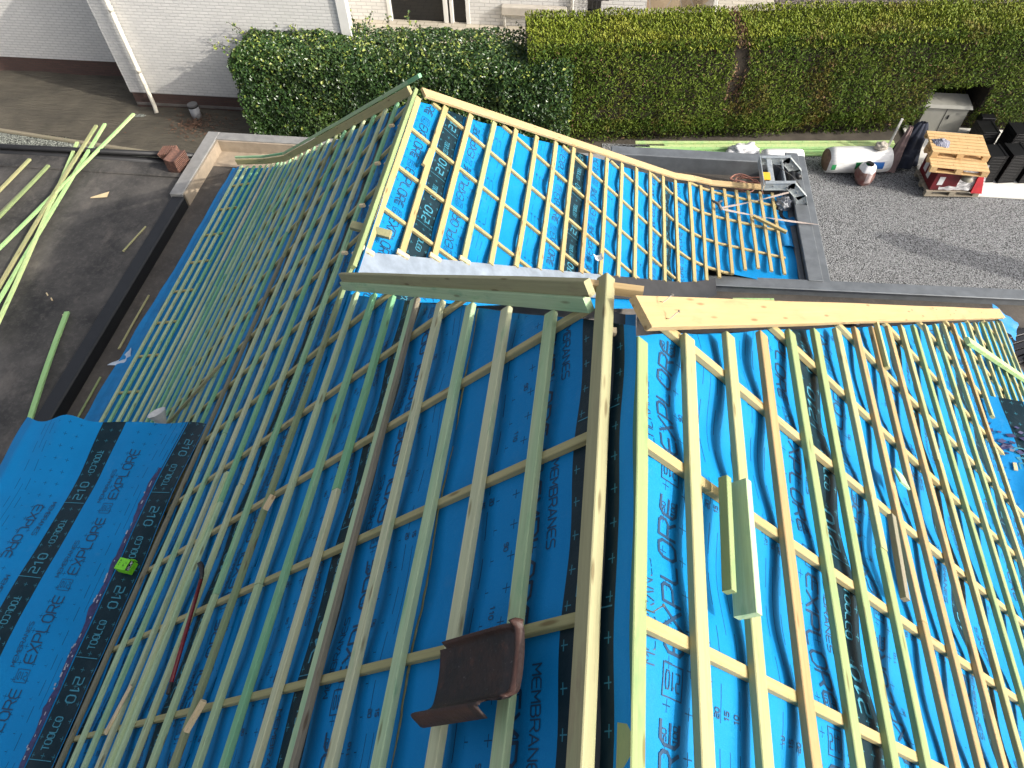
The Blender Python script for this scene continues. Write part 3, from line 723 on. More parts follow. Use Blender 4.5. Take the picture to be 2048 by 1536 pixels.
for i in range(9000):
    t = rng.random() ** .8; r_ = (.32 * math.sin(math.pi * min(1, .12 + .88 * t)) ** .55 + .04 + (.10 if .86 < t < .95 else 0)) * rng.random() ** .4; a = rng.random() * 6.283
    pts.append((Vector((15.0 + r_ * math.cos(a), 10.2 + r_ * math.sin(a), GZ + .2 + 4.8 * t)), Vector((math.cos(a), math.sin(a), .3)), 0))
scatter('crown', pts, .05, .12, M_CON, cy, rng, .5, .5, 'sprig')
# looser broad-leaved hedge beside it
M_LEAF = [leaf_mat('glossy_hedge_leaves', ((.022, .055, .013), (.048, .095, .022), (.085, .13, .030)), .34, .5),
          leaf_mat('young_hedge_leaves', ((.16, .22, .04), (.26, .30, .06), (.32, .34, .08)), .4, .4)]
LX0, LX1, LY0, LY1, LH = -8.35, -1.0, 14.75, 16.45, 2.30
hb = thing('leafy_hedge', 'loose glossy leaved hedge with stray shoots in front of the white house', 'hedge', (-4.7, 15.7, GZ))
mb = MB(); mb.box(LX0 + .28, LX1 - .15, LY0 + .25, LY1 - .25, GZ, GZ + LH - .25); mb.build('branches', M_TWIG, hb)
def lb(a, b): return .16 * nz(a * .9, b * 1.1, 2.2) + .09 * nz(a * 2.7, b * 2.7, 6.1)
pts = []
def mi(): return 1 if rng.random() < .035 else 0
for i in range(26000):
    x = LX0 + (LX1 - LX0 + .5) * rng.random(); z = LH * rng.random(); und = .25 * max(0, .5 - z)
    rnd = max(0, z - (LH - .45)); d = rng.random() ** 2 * .28 - lb(x, z) + rnd * rnd * 1.4 + und
    pts.append((Vector((x, LY0 + d, GZ + z)), Vector((0, -1, .25)), mi()))
for i in range(20000):
    x = LX0 + (LX1 - LX0 + .4) * rng.random(); y = LY0 + (LY1 - LY0) * rng.random(); e = max(0, .4 - (y - LY0)); e2 = max(0, .35 - (x - LX0))
    pts.append((Vector((x, y, GZ + LH + lb(x, y) * .8 - rng.random() ** 2 * .2 - e * e * 1.6 - e2 * e2 * 1.6)), Vector((0, -.1, 1)), 1 if rng.random() < .13 else 0))
for i in range(9000):
    y = LY0 + (LY1 - LY0) * rng.random(); z = LH * rng.random(); r_ = max(0, z - (LH - .4))
    pts.append((Vector((LX0 + rng.random() ** 2 * .25 - lb(y, z) + r_ * r_ * 1.4 + .3 * max(0, .6 - z), y, GZ + z)), Vector((-1, -.2, .2)), mi()))
sh = MB()
for i in range(46):
    x = LX0 + (LX1 - LX0) * rng.random(); y = LY0 + .3 + 1.6 * rng.random(); h = rng.uniform(.15, .5)
    if i < 5: x, y = LX0 + rng.random() * .3, LY0 + rng.random() * 1.2
    p0 = Vector((x, y, GZ + LH - .1)); p1 = p0 + Vector((rng.gauss(-.1, .15) - (.25 if i < 5 else 0), rng.gauss(0, .12), h))
    sh.tube([p0, (p0 + p1) / 2 + Vector((.02, 0, .03)), p1], .006, 5)
    for k in range(int(h * 40)):
        t = (k + 1) / (h * 40); pts.append((p0.lerp(p1, t) + Vector((rng.gauss(0, .045), rng.gauss(0, .045), 0)), Vector((rng.gauss(0, 1), -.5, .8)).normalized(), 1 if rng.random() < .55 else 0))
sh.build('shoots', M_TWIG, hb)
scatter('foliage', pts, .052, .074, M_LEAF, hb, rng, .62)

# ================================================================ white brick house
def brick_mat(name, c1, c2, mort, bw, rh, paint=True, axis='x'):
    m, nt, b = newmat(name); P = pos(nt); s = nd(nt, 'ShaderNodeSeparateXYZ'); nt.links.new(P, s.inputs[0])
    cb = nd(nt, 'ShaderNodeCombineXYZ'); nt.links.new(s.outputs[0 if axis == 'x' else 1], cb.inputs[0]); nt.links.new(s.outputs[2], cb.inputs[1])
    br = nd(nt, 'ShaderNodeTexBrick'); nt.links.new(cb.outputs[0], br.inputs['Vector']); br.inputs['Scale'].default_value = 1
    br.inputs['Brick Width'].default_value = bw; br.inputs['Row Height'].default_value = rh; br.inputs['Mortar Size'].default_value = .009 * rh / .075; br.inputs['Mortar Smooth'].default_value = .5
    for k, c in (('Color1', c1), ('Color2', c2), ('Mortar', mort)): br.inputs[k].default_value = (*c, 1)
    c = mixc(nt, mth(nt, 'MULTIPLY', ramp(nt, noisen(nt, P, 1.3, 6, .65), .45, .8), .35), br.outputs['Color'], tuple(x * .7 for x in c1))
    nt.links.new(c, b.inputs['Base Color']); b.inputs['Roughness'].default_value = .7
    bump(nt, b, mth(nt, 'ADD', mth(nt, 'SUBTRACT', 1, br.outputs['Fac']), mth(nt, 'MULTIPLY', noisen(nt, P, 40, 4), .3)), .75, .012); return m
WH = (.68, .665, .63)
M_WB = brick_mat('white_painted_brick', WH, (.62, .61, .58), (.50, .49, .47), .22, .075)
M_WBS = brick_mat('white_painted_brick_side', WH, (.62, .61, .58), (.50, .49, .47), .22, .075, axis='y')
M_WB2 = brick_mat('white_painted_brick_large', WH, (.62, .61, .585), (.46, .45, .435), .31, .105)
M_PL = brick_mat('brown_plinth_brick', (.11, .062, .050), (.085, .05, .042), (.075, .06, .05), .22, .065)
M_PLS = brick_mat('brown_plinth_brick_side', (.11, .062, .050), (.085, .05, .042), (.075, .06, .05), .22, .065, axis='y')
M_WHT = plain('white_gloss_paint', (.70, .69, .65), .35, .05, 3)
M_GLASS = newmat('dark_window_glass'); M_GLASS[2].inputs['Base Color'].default_value = (.006, .007, .009, 1); M_GLASS[2].inputs['Roughness'].default_value = .04; M_GLASS = M_GLASS[0]
M_STONE = None
hs = thing('brick_house', 'white painted brick house with a dark brown plinth behind the leafy hedge', 'house', (-6, 18, GZ))
def quad(mb, p, m=0): mb.add(p, [tuple(range(len(p)))], m)
PZ = -10.26; TZ = -7.22
mb = MB(); mb.box(-12.05, -5.80, 16.05, 16.35, PZ, TZ); mb.build('wall', M_WB, hs)
mb = MB(); mb.box(-12.05, -11.75, 16.352, 17.40, PZ, TZ); mb.build('side_wall', M_WBS, hs)
mb = MB(); mb.box(-22, -11.76, 17.402, 17.7, PZ + .02, -5.2); mb.build('wall', M_WB, hs)
mb = MB(); mb.box(-12.03, -5.8, 16.075, 16.35, GZ - .1, PZ - .002); mb.box(-22, -11.76, 17.43, 17.7, GZ - .1, PZ + .018); mb.build('plinth', M_PL, hs)
mb = MB(); mb.box(-12.025, -11.76, 16.352, 17.428, GZ - .1, PZ - .002); mb.build('plinth', M_PLS, hs)
mb = MB(); mb.box(-12.02, -5.8, 16.06, 16.3, -10.62, -10.55); mb.build('plinth_ledge', plain('concrete_ledge', (.2, .18, .16), .9, .2, 5), hs)
mb = MB(); mb.box(-5.98, -5.74, 15.99, 16.048, GZ, TZ, bev=.01); mb.build('corner_board', M_WHT, hs)
mb = MB(); mb.box(-8.4, -8.2, 16.352, 21.9, GZ, TZ + .4); mb.build('side_wall', M_WBS, hs)
Y2 = 21.2; k2 = Y2 / 21.9
dx0, dx1 = -6.54 * k2, -3.98 * k2
mb = MB(); mb.box(-8.2, dx0, Y2, Y2 + .3, GZ, -6); mb.box(dx1, 1.28, Y2, Y2 + .3, GZ, -6); mb.box(dx0, dx1, Y2 + .02, Y2 + .28, -8.2, -6)
mb.build('wall', M_WB2, hs)
mb = MB(); mb.box(dx0 + .09, dx1 - .09, Y2 + .09, Y2 + .11, GZ, -8.2); mb.build('patio_door_glass', M_GLASS, hs)
for a, b_ in ((dx0 - .02, dx0 + .10), (-4.80 * k2, -4.80 * k2 + .13), (-4.60 * k2, -4.60 * k2 + .10), (dx1 - .12, dx1)):
    mb = MB(); mb.box(a, b_, Y2 - .02, Y2 + .13, GZ, -8.2, bev=.01); mb.build('patio_door_frame', M_WHT, hs)
mb = MB(); mb.box(-2.98 * k2, -1.02 * k2, Y2 - .22, Y2 - .005, -10.30, -10.05, bev=.02); mb.build('stone_sill', plain('stone_sill', (.46, .42, .36), .8, .1, 5), hs)
mb = MB(); mb.tube([(-2.9 * k2, Y2 - .07, GZ), (-2.9 * k2, Y2 - .07, -10.1)], .035, 10); mb.build('downpipe', M_WHT, hs, True)
mb = MB(); mb.tube([(-.86 * k2, Y2 - .07, GZ), (-.86 * k2, Y2 - .07, -8)], .05, 10); mb.build('downpipe', M_WHT, hs, True)
wx0, wx1 = -.40 * k2, -.02 * k2
mb = MB(); mb.box(wx0, wx1, Y2 - .006, Y2 - .003, -10.32, -9.2); mb.build('window_pane', M_GLASS, hs)
mb = MB(); mb.box(wx0 - .1, wx1 + .12, Y2 - .16, Y2 - .008, -10.45, -10.33, bev=.02); mb.build('window_sill', bpy.data.materials['stone_sill'], hs)
M_IRON = plain('black_iron', (.02, .02, .021), .5, .1, 5)
mb = MB()
for z_ in (-10.18, -9.8): mb.tube([(wx0 - .22, Y2 - .12, z_), (wx1 + .22, Y2 - .12, z_)], .015, 6)
for i in range(4): x_ = wx0 + (wx1 - wx0) * i / 3; mb.tube([(x_, Y2 - .12, -10.34), (x_, Y2 - .12, -9.2)], .010, 6)
mb.build('window_grille', M_IRON, hs)
# stone faced part and its return
m, nt, b = newmat('crazy_stone_facing'); P = pos(nt); vo = nd(nt, 'ShaderNodeTexVoronoi'); vo.inputs['Scale'].default_value = 2.1; nt.links.new(P, vo.inputs['Vector'])
cr_ = nd(nt, 'ShaderNodeValToRGB'); sp = nd(nt, 'ShaderNodeSeparateColor'); nt.links.new(vo.outputs['Color'], sp.inputs[0]); nt.links.new(sp.outputs[0], cr_.inputs[0])
cr_.color_ramp.elements[0].color = (.28, .21, .14, 1); cr_.color_ramp.elements[1].color = (.22, .23, .22, 1)
for p_, c_ in ((.35, (.36, .29, .20, 1)), (.6, (.27, .18, .13, 1)), (.8, (.40, .33, .22, 1))): e = cr_.color_ramp.elements.new(p_); e.color = c_
vd = nd(nt, 'ShaderNodeTexVoronoi', feature='DISTANCE_TO_EDGE'); vd.inputs['Scale'].default_value = 2.1; nt.links.new(P, vd.inputs['Vector'])
nt.links.new(mixc(nt, ramp(nt, vd.outputs['Distance'], .04, .015), cr_.outputs[0], (.34, .31, .27)), b.inputs['Base Color']); b.inputs['Roughness'].default_value = .85; bump(nt, b, vd.outputs['Distance'], .6, .05)
mb = MB(); mb.box(1.282, 3.42, Y2 + 1.4, Y2 + 1.7, GZ, -6); mb.build('stone_facing', m, hs)
mb = MB(); mb.box(3.30, 3.42, Y2 + 1.1, Y2 + 1.28, GZ, -6.5, bev=.01); mb.build('porch_post', M_WHT, hs)
mb = MB(); mb.add([(-12.1, 15.98, TZ + .02), (-5.6, 15.98, TZ + .02), (-5.6, 19.2, -5.2), (-12.1, 19.2, -5.2), (-12.1, 15.98, TZ - .10), (-5.6, 15.98, TZ - .10), (-5.6, 19.2, -5.32), (-12.1, 19.2, -5.32)], [(0, 1, 2, 3), (4, 7, 6, 5), (0, 4, 5, 1), (1, 5, 6, 2), (3, 2, 6, 7), (0, 3, 7, 4)])
mb.build('roof', plain('dark_roof_tiles', (.07, .055, .05), .7, .2, 6), hs)
# downpipe with bend, brackets
dp = mb = MB(); mb.tube([(-11.46, 15.93, TZ), (-11.46, 15.93, -10.45), (-11.44, 15.90, -10.56), (-11.40, 15.80, -10.68)], .052, 12); mb.tube([(-11.46, 15.93, -9.62), (-11.46, 15.93, -9.50)], .060, 12); mb.tube([(-11.46, 15.93, -8.1), (-11.46, 15.93, -8.0)], .060, 12)
mb.build('downpipe', plain('cream_downpipe', (.74, .69, .58), .4, .08, 3), hs, True)
vp = thing('vent_pipe', 'short grey vent pipe with a black cap standing by the plinth', 'vent pipe', (-10.25, 15.72, GZ))
mb = MB(); mb.tube([(-10.25, 15.72, GZ), (-10.25, 15.72, GZ + .34)], .125, 20); mb.build('pipe', plain('grey_plastic', (.36, .37, .38), .5, .1, 4), vp, True)
mb = MB(); mb.tube([(-10.25, 15.72, GZ + .36), (-10.25, 15.72, GZ + .40)], .128, 20); mb.tube([(-10.25, 15.72, GZ + .33), (-10.25, 15.72, GZ + .362)], .133, 20, 1); mb.build('cap', [plain('grey_cap', (.12, .12, .12), .6, .1, 4), M_EPDM], vp)

# ================================================================ sheets laid over the two lower roofs beside the slopes
def cover(name, label, P00, dX, Y0, Y1, wid, sgn, zfun, patt, M_roof_wall, depth):
    t = thing(name, label, 'membrane sheet', (P00[0] + dX * wid / 2, (Y0 + Y1) / 2, P00[1] - .3))
    def P(d, Y):
        e = .03 * nz(Y * 1.2, 3.3 + d) 
        return Vector((P00[0] + dX * d, Y + .10 * nz(d * 2.2, 5) * max(0, (Y - Y1 + .8)), zfun(d, Y)))
    nu, nv = 60, 140; mb = MB(); uv = []
    yl = lambda d: Y1 + .05 * math.sin(d * 2.6 + .5) + .05 * nz(d * 3, 1.7)
    for i in range(nu + 1):
        for j in range(nv + 1):
            d = wid * i / nu; Y = Y0 + (yl(d) - Y0) * j / nv
            mb.v.append(P(d, Y)); uv.append((Y, patt(d)))
    fs = [(i * (nv + 1) + j, (i + 1) * (nv + 1) + j, (i + 1) * (nv + 1) + j + 1, i * (nv + 1) + j + 1) for i in range(nu) for j in range(nv)]
    mb.f = fs; mb.m = [0] * len(fs)
    return t, P, mb, uv
# left: over the flat dormer roof
def zl(d, Y):
    z = -6.04 - .05 * d + .075 * nz(d * 1.3, Y * .9, 1.0) + .02 * nz(d * 4, Y * 2.0, 4) 
    z += .10 * math.exp(-((d - 1.42) / .22) ** 2) * math.exp(-((Y - 3.6) / .5) ** 2) - .05 * math.exp(-((d - .45) / .3) ** 2) * math.exp(-((Y - 3.6) / .4) ** 2)
    if d > 1.85: z -= (d - 1.85) * .5
    return z
def patL(d): return (d - .115) if d < .26 else d - .97
ml, PL_, mb, uv = cover('membrane_sheet', 'wide blue membrane sheet with purple edge tape laid flat beside the green battens', (-3.66, -6.04), -1, YB, 3.62, 2.02, 1, zl, patL, None, .3)
nb_ = len(mb.v)
def lay2(txt, u0, v0, d, length, h, wt, slot, sgn=1, P=PL_):
    lines = strokes(txt, length, h) if isinstance(txt, str) else txt
    ribbon(mb, lines, lambda x, y: P(v0 + sgn * d * y, u0 + d * x) + Vector((0, 0, .004)), wt, slot)
for k in range(-3, 5):
    ph = 1.22 + .765 * k
    if ph + .6 < 3.5:
        lay2('EXPLORE', ph, .56, 1, .56, .088, .0115, 1); lay2('MEMBRANES', ph - .04, .70, 1, .36, .038, .005, 1)
        bx = [[(0, 0), (.10, 0), (.10, .10), (0, .10), (0, 0)]] + [[(.078 - py * .055, .014 + i * .027 + px * .018) for px, py in pl] for i, ch in enumerate('210') for pl in G[ch]]
        lay2(bx, ph - .15, .56, 1, 0, 0, .0045, 1)
    if ph + .40 < 3.5: lay2('210', ph - .02, .93, 1, .19, .080, .011, 2)
    if ph + .52 < 3.5: lay2('TOOLCO', ph + .52, 1.0, -1, .24, .058, .008, 2); lay2([[(0, 0), (0, .21)]], ph - .06, .87, 1, 0, 0, .006, 2)
    if ph + .75 < 3.5:
        lay2('EXPLORE', ph + .66, 1.36, -1, .56, .088, .0115, 1); lay2('MEMBRANES', ph + .70, 1.20, -1, .36, .042, .006, 1)
    if ph + .6 < 3.4: lay2('TOOLCO', ph + .16, .095, 1, .24, .058, .008, 2); lay2('210', ph + .70, .145, -1, .19, .080, .011, 2); lay2([[(0, 0), (0, .19)]], ph + .09, .03, 1, 0, 0, .006, 2)
# torn purple tape
rq = random.Random(5); vs0 = len(mb.v)
tp = []
for j in range(110):
    Y = YB + (3.1 - YB) * j / 109; w0 = .235 + .012 * nz(Y * 9, 1); w1 = .285 + .03 * nz(Y * 5, 7) + rq.uniform(-.006, .006)
    tp += [PL_(w0, Y) + Vector((0, 0, .005)), PL_(w1, Y) + Vector((0, 0, .005))]
mb.add(tp, [(2 * i, 2 * i + 1, 2 * i + 3, 2 * i + 2) for i in range(109)], 3)
M_TW = plain('tape_white_bits', (.40, .40, .46), .6, .2, 30)
for j in range(70):
    Y = YB + rq.random() * (3.0 - YB); d = rq.uniform(.245, .285); h = rq.uniform(.006, .014); l = rq.uniform(.01, .04)
    mb.add([PL_(d, Y) + Vector((0, 0, .008)), PL_(d + h, Y) + Vector((0, 0, .008)), PL_(d + h, Y + l) + Vector((0, 0, .008)), PL_(d, Y + l) + Vector((0, 0, .008))], [(0, 1, 2, 3)], 4)
mesh('membrane', mb.v, mb.f, [M_MEM, M_INK, M_LITE, M_TAPE, M_TW], ml, mb.m, True, uv + [(0, .3)] * (len(mb.v) - len(uv)))
dm = thing('dormer_roof', 'low flat roofed dormer beneath the loose blue sheet', 'dormer', (-4.6, 1, -8.5))
mb = MB(); mb.box(-5.60, -3.75, YB, 3.50, -8.6, -6.32); mb.build('dormer_wall', M_WALL, dm)
mb = MB(); mb.box(-5.62, -3.73, YB, 3.52, -6.318, -6.25, bev=.01); mb.build('dormer_deck', W_COUNT, dm)
# right: the same on the sunlit side
def zr(d, Y): return -5.93 - .03 * d + .05 * nz(d * 1.9, Y * 1.1, 7.0) + .025 * nz(d * 4, Y * 2.4, 4)
def patR(d): return d - .33 if d < .62 else d - 1.3
mr, PR_, mb, uv = cover('membrane_sheet', 'blue membrane sheet with a black band crumpled with purple tape at the right picture edge', (4.10, -5.9), 1, YB, 4.68, 1.9, -1, zr, patR, None, .3)
for k in range(-2, 5):
    ph = .55 + .765 * k
    lay2('210', ph + .30, .28, 1, .22, .10, .015, 2, -1, PR_); 
    if ph + .9 < 4.3: lay2('TOOLCO', ph + .86, .31, -1, .26, .06, .009, 2, -1, PR_)
for j in range(60):
    Y = 4.05 + rq.random() * .35; d = rq.random() * 1.8; s_ = rq.uniform(.02, .07); a = rq.random() * 6.28
    c_, s2 = math.cos(a) * s_, math.sin(a) * s_
    mb.add([PR_(d + c_, Y + s2 * .5) + Vector((0, 0, .012)), PR_(d - s2, Y + c_ * .5) + Vector((0, 0, .02)), PR_(d - c_, Y - s2 * .5) + Vector((0, 0, .012)), PR_(d + s2, Y - c_ * .5) + Vector((0, 0, .007))], [(0, 1, 2, 3)], 3)
mesh('membrane', mb.v, mb.f, [M_MEM, M_INK, M_LITE, M_TAPE, M_TW], mr, mb.m, True, uv + [(0, .3)] * (len(mb.v) - len(uv)))
dm = thing('dormer_roof', 'low flat roofed dormer beneath the right hand crumpled sheet', 'dormer', (5, 2, -8.5)); dm['label'] = 'low flat roofed dormer under the crumpled sheet on the sunlit slope'
mb = MB(); mb.box(4.2, 6.0, YB, 4.55, -8.6, -6.12); mb.build('dormer_wall', M_WALL, dm)

# ================================================================ things lying on the roof
# clay tile: p across (along Y), q down the slope
tl_s, tl_Y = .235, .50
M_CLAY = None
m, nt, b = newmat('old_clay_tile'); P = coord(nt)
f = noisen(nt, P, 5, 6, .65); c = mixc(nt, ramp(nt, f, .42, .72), (.013, .010, .009), (.060, .027, .018))
c = mixc(nt, mth(nt, 'MULTIPLY', ramp(nt, noisen(nt, P, 22, 6, .7), .58, .75), .7), c, (.11, .045, .028))
at = nd(nt, 'ShaderNodeAttribute'); at.attribute_name = 'rim'
c = mixc(nt, mth(nt, 'MULTIPLY', at.outputs['Fac'], mth(nt, 'ADD', .35, mth(nt, 'MULTIPLY', f, .6))), c, (.085, .035, .023))
c = mixc(nt, mth(nt, 'MULTIPLY', ramp(nt, noisen(nt, P, 70, 3, .6), .68, .76), .6), c, (.25, .22, .2))
nt.links.new(c, b.inputs['Base Color']); b.inputs['Roughness'].default_value = .55; bump(nt, b, noisen(nt, P, 60, 5), .5, .006)
mb = MB(); W_, L_ = .285, .455; rim = []
def th(p, q):
    h = .010 + .032 * (abs(p - .52) * 1.6) ** 2
    h += .074 * math.exp(-((p - .10) / .085) ** 2)
    h += .026 * math.exp(-((p - .955) / .03) ** 2) * min(1, (q - .0) / .06 + .2)
    h += .024 * math.exp(-((q - .035) / .03) ** 2) * (1 if p > .16 else .3)
    h -= .012 * math.exp(-((q - .11) / .05) ** 2)
    return h
def tmask(p, q): return not (p < .15 and q < .24 - p * .3) and not (p > .90 and q > .90)
def tp_(off): return lambda u, v: SL(tl_s - .058 + L_ * v, tl_Y - .030 + W_ * u, .012 + off + th(u, v) + .03 * (1 - v))
N1, N2 = 44, 44
mb.grid(N1, N2, tp_(0.0), 0, tmask); nb2 = len(mb.v); mb.grid(N1, N2, tp_(-.014), 0, tmask)
ec = {}
for f_ in mb.f[:len(mb.f) // 2]:
    for a, b2 in zip(f_, f_[1:] + f_[:1]): ec[(a, b2)] = 1
for (a, b2) in list(ec):
    if (b2, a) not in ec: mb.f.append((b2, a, a + nb2, b2 + nb2)); mb.m.append(0)
o = mb.build('roof_tile', m, None, True)
av = []
for i, v in enumerate(o.data.vertices):
    k = i % nb2; p, q = (k // (N2 + 1)) / N1, (k % (N2 + 1)) / N2
    av.append(max(math.exp(-((p - .97) / .05) ** 2), math.exp(-((q - .02) / .03) ** 2), .8 * math.exp(-((p - .07) / .08) ** 2) * (q > .3)))
o.data.attributes.new('rim', 'FLOAT', 'POINT').data.foreach_set('value', av)
own(o, 'old dark brown clay roof tile hung over two battens near the ridge', 'roof tile')
# crowbar
cb_ = thing('crowbar', 'red crowbar with black claw ends lying along the green battens', 'crowbar', SL(3.45, 1.25, .0))
A, B = SL(3.545, 1.60, .022), SL(3.33, .90, .03); d = (B - A).normalized()
mb = MB(); mb.tube([A, A.lerp(B, .5), B], .0135, 8); mb.build('shaft', plain('red_enamel', (.20, .008, .016), .35, .3, 40, col2=(.10, .006, .010)), cb_, True)
nL = SL.normal(3)
mb = MB(); mb.tube([A, A - d * .05 + nL * .004, A - d * .10 + nL * .022, A - d * .125 + nL * .045], [.014, .015, .020, .017], 8); mb.build('claw', M_IRON, cb_, True); mb = MB(); mb.tube([B, B + d * .04, B + d * .07 + nL * .003], [.014, .015, .012], 8); mb.build('claw', M_IRON, cb_, True)
# small green carton
gb = thing('screw_box', 'small bright green open cardboard box of screws on the black band', 'box', PL_(.12, 2.1))
Mx = Matrix.Translation(PL_(.11, 2.09) + Vector((0, 0, .005))) @ Matrix.Rotation(R(-8), 4, 'Z') @ Matrix.Rotation(R(-4), 4, 'Y')
mb = MB(); a_, b_, h_ = .068, .052, .085
mb.box(-a_, a_ - .03, -b_, b_, h_ - .004, h_, Mx); mb.box(-a_, -a_ + .003, -b_, b_, 0, h_ - .004, Mx); mb.box(-a_ + .003, a_, -b_, -b_ + .003, 0, h_ - .004, Mx); mb.box(-a_ + .003, a_, b_ - .003, b_, 0, h_ - .004, Mx); mb.box(a_ - .003, a_, -b_ + .003, b_ - .003, 0, h_ * .75, Mx)
mb.box(a_ - .03, a_ + .02, b_ + .0, b_ + .003, h_ * .5, h_ + .004, Mx @ Matrix.Rotation(R(3), 4, 'Z'))
M_LIMEC = plain('lime_cardboard', (.20, .68, .02), .5, .1, 30)
mb.build('carton', M_LIMEC, gb)
mb = MB()
for x, y, l in ((-.05, .02, .03), (-.05, .0, .018), (-.05, -.02, .026), (-.005, -.02, .04), (.01, .01, .02)): 
    quad(mb, [Mx @ Vector(p) for p in ((x, y, h_ + .001), (x + .004, y, h_ + .001), (x + .004, y + l * .6, h_ + .001), (x, y + l * .6, h_ + .001))])
    quad(mb, [Mx @ Vector(p) for p in ((x + .008, y, h_ + .001), (x + .012, y, h_ + .001), (x + .012, y + l * .3, h_ + .001), (x + .008, y + l * .3, h_ + .001))])
mb.build('printed_mark', M_EPDM, gb)
mb = MB()
for i in range(40):
    p = Vector((rq.uniform(.03, .06), rq.uniform(-.04, .04), rq.uniform(.05, .075))); q_ = p + Vector((rq.gauss(0, .012), rq.gauss(0, .012), rq.gauss(0, .004))); mb.tube([Mx @ p, Mx @ q_], .0022, 5)
mb.build('screws', M_GALV, gb)
# offcuts of batten
def offcut(label, A, B, upv, w, t, mat, name='wood_offcut', grp=None, cat='wood offcut'):
    return own(bar(name, A, B, upv, w, t, mat, wob=.001, ch=.002), label, cat, grp)
nR = SR.normal(1); nF = SF.normal(1)
offcut('short pale block of wood on a green batten near the shaded slope middle', SL(2.83, 1.93, .034), SL(2.78, 2.02, .034), nL, .04, .03, W_RAW)
offcut('small pale stick lying across a counter-batten below the roof tile level', SL(2.83, .60, .035), SL(2.74, .75, .032), nL, .028, .03, W_RAW)
offcut('flat pale offcut wedged between two green battens near the lowest green box', SL(4.33, .68, .012), SL(4.20, .98, .012), nL, .055, .012, W_RAW)
offcut('grey weathered stick leaning crosswise over green battens beside the white paper', SL(7.3, 4.25, .03), SL(5.6, 4.55, .05), nL, .045, .03, W_OLD)
offcut('wide green planed offcut lying on a sunlit batten beside a thin split strip', SR(.490, .925, .095), SR(.500, 1.455, .095), nR, .036, .092, W_GREEN)
offcut('thin split pale strip lying against the wide green offcut', SR(.415, .99, .05), SR(.438, 1.455, .05), nR, .032, .04, W_MIX)
offcut('grey stamped offcut lying along an orange batten on the sunlit slope', SR(2.02, 1.50, .035), SR(2.08, 1.99, .035), nR, .045, .032, W_GREY)
offcut('square green scrap of wood leaning on a batten in the sunlit slope', SR(2.36, 2.30, .04), SR(2.36, 2.40, .02), nR, .12, .012, W_GREEN)
offcut('narrow pale offcut standing between battens near the top of the sunlit slope', SR(2.62, 3.36, .03), SR(2.62, 3.80, .03), nR, .04, .03, W_MIX)
offcut('loose light green batten lying diagonally over the sunlit slope', SR(5.15, 5.28, .055), SR(7.8, 6.3, .055), nR, .075, .045, W_LIME, 'loose_batten', None, 'batten')
offcut('short pale offcut leaning on the second yellow batten of the far wing', SF(.23, 6.02, .03), SF(.25, 6.30, .03), nF, .035, .03, W_YEL)
offcut('short doubled batten block lying across the ridge of the far wing', SL(3.06, 4.86, .075), SF(.09, 4.80, .085), (0, -.3, 1), .075, .05, W_OLD)
offcut('wide green scrap of board wedged low on the shaded slope by the far hip', SL(6.95, 8.2, .01), SL(6.55, 8.55, .02), nL, .16, .014, W_GREEN)
offcut('tiny pale chip of wood on the crumpled sheet', PR_(.12, 3.88) + Vector((0, 0, .02)), PR_(.13, 3.96) + Vector((0, 0, .02)), (0, 0, 1), .035, .012, W_RAW)
offcut('round pale pole lying across the foot of the far sunlit slope', Vector((2.80, 9.76, -7.90)), Vector((3.34, 9.50, -7.98)), (0, 0, 1), .052, .048, W_YEL, 'wooden_pole', None, 'pole')
# sticker left on the membrane
mb = MB(); pts_ = [(-.05, .07), (.03, .075), (.075, -.02), (.03, -.085), (-.055, -.045)]
quad(mb, [SR(.74 + a * .9, 1.19 + b_, -.085) for a, b_ in pts_])
ribbon(mb, strokes('ana', 0, 0) if False else [], None, .004, 1)
for i, ch in enumerate('ANA'): ribbon(mb, [[(x * .018 + i * .025 - .03, y * .036 - .02) for x, y in pl] for pl in G[ch]], lambda x, y: SR(.745 - x, 1.165 - y, -.0835), .005, 1)
own(mb.build('label_sticker', [plain('violet_label', (.028, .040, .15), .5, .2, 30), M_TW]), 'torn violet sticker on the blue membrane between two sunlit battens', 'sticker')
# nails standing out of the ridge end
M_NAIL = metal('steel_nail', (.35, .33, .3), .4, .9)
for i, (s_, y_) in enumerate(((.035, 2.05), (.075, 1.985))):
    p = SR(s_, y_ + .05, .036); mb = MB(); mb.tube([p, p + Vector((.012, -.014, .012)), p + Vector((.048, .016, .03))], .0022, 6); mb.tube([p + Vector((.047, .015, .0295)), p + Vector((.050, .017, .031))], .006, 8)
    own(mb.build('bent_nail', M_NAIL), ('upper', 'lower')[i] + ' bent nail driven into the end of the sunlit hip board', 'nail')
p = SR(-.005, .80, .0); mb = MB(); mb.tube([p, p + Vector((.02, -.012, .012)), p + Vector((.05, .006, .028))], .0022, 6); mb.tube([p + Vector((.049, .006, .0275)), p + Vector((.052, .006, .0295))], .006, 8); own(mb.build('bent_nail', M_NAIL), 'single bent nail standing on the sunlit ridge batten', 'nail')
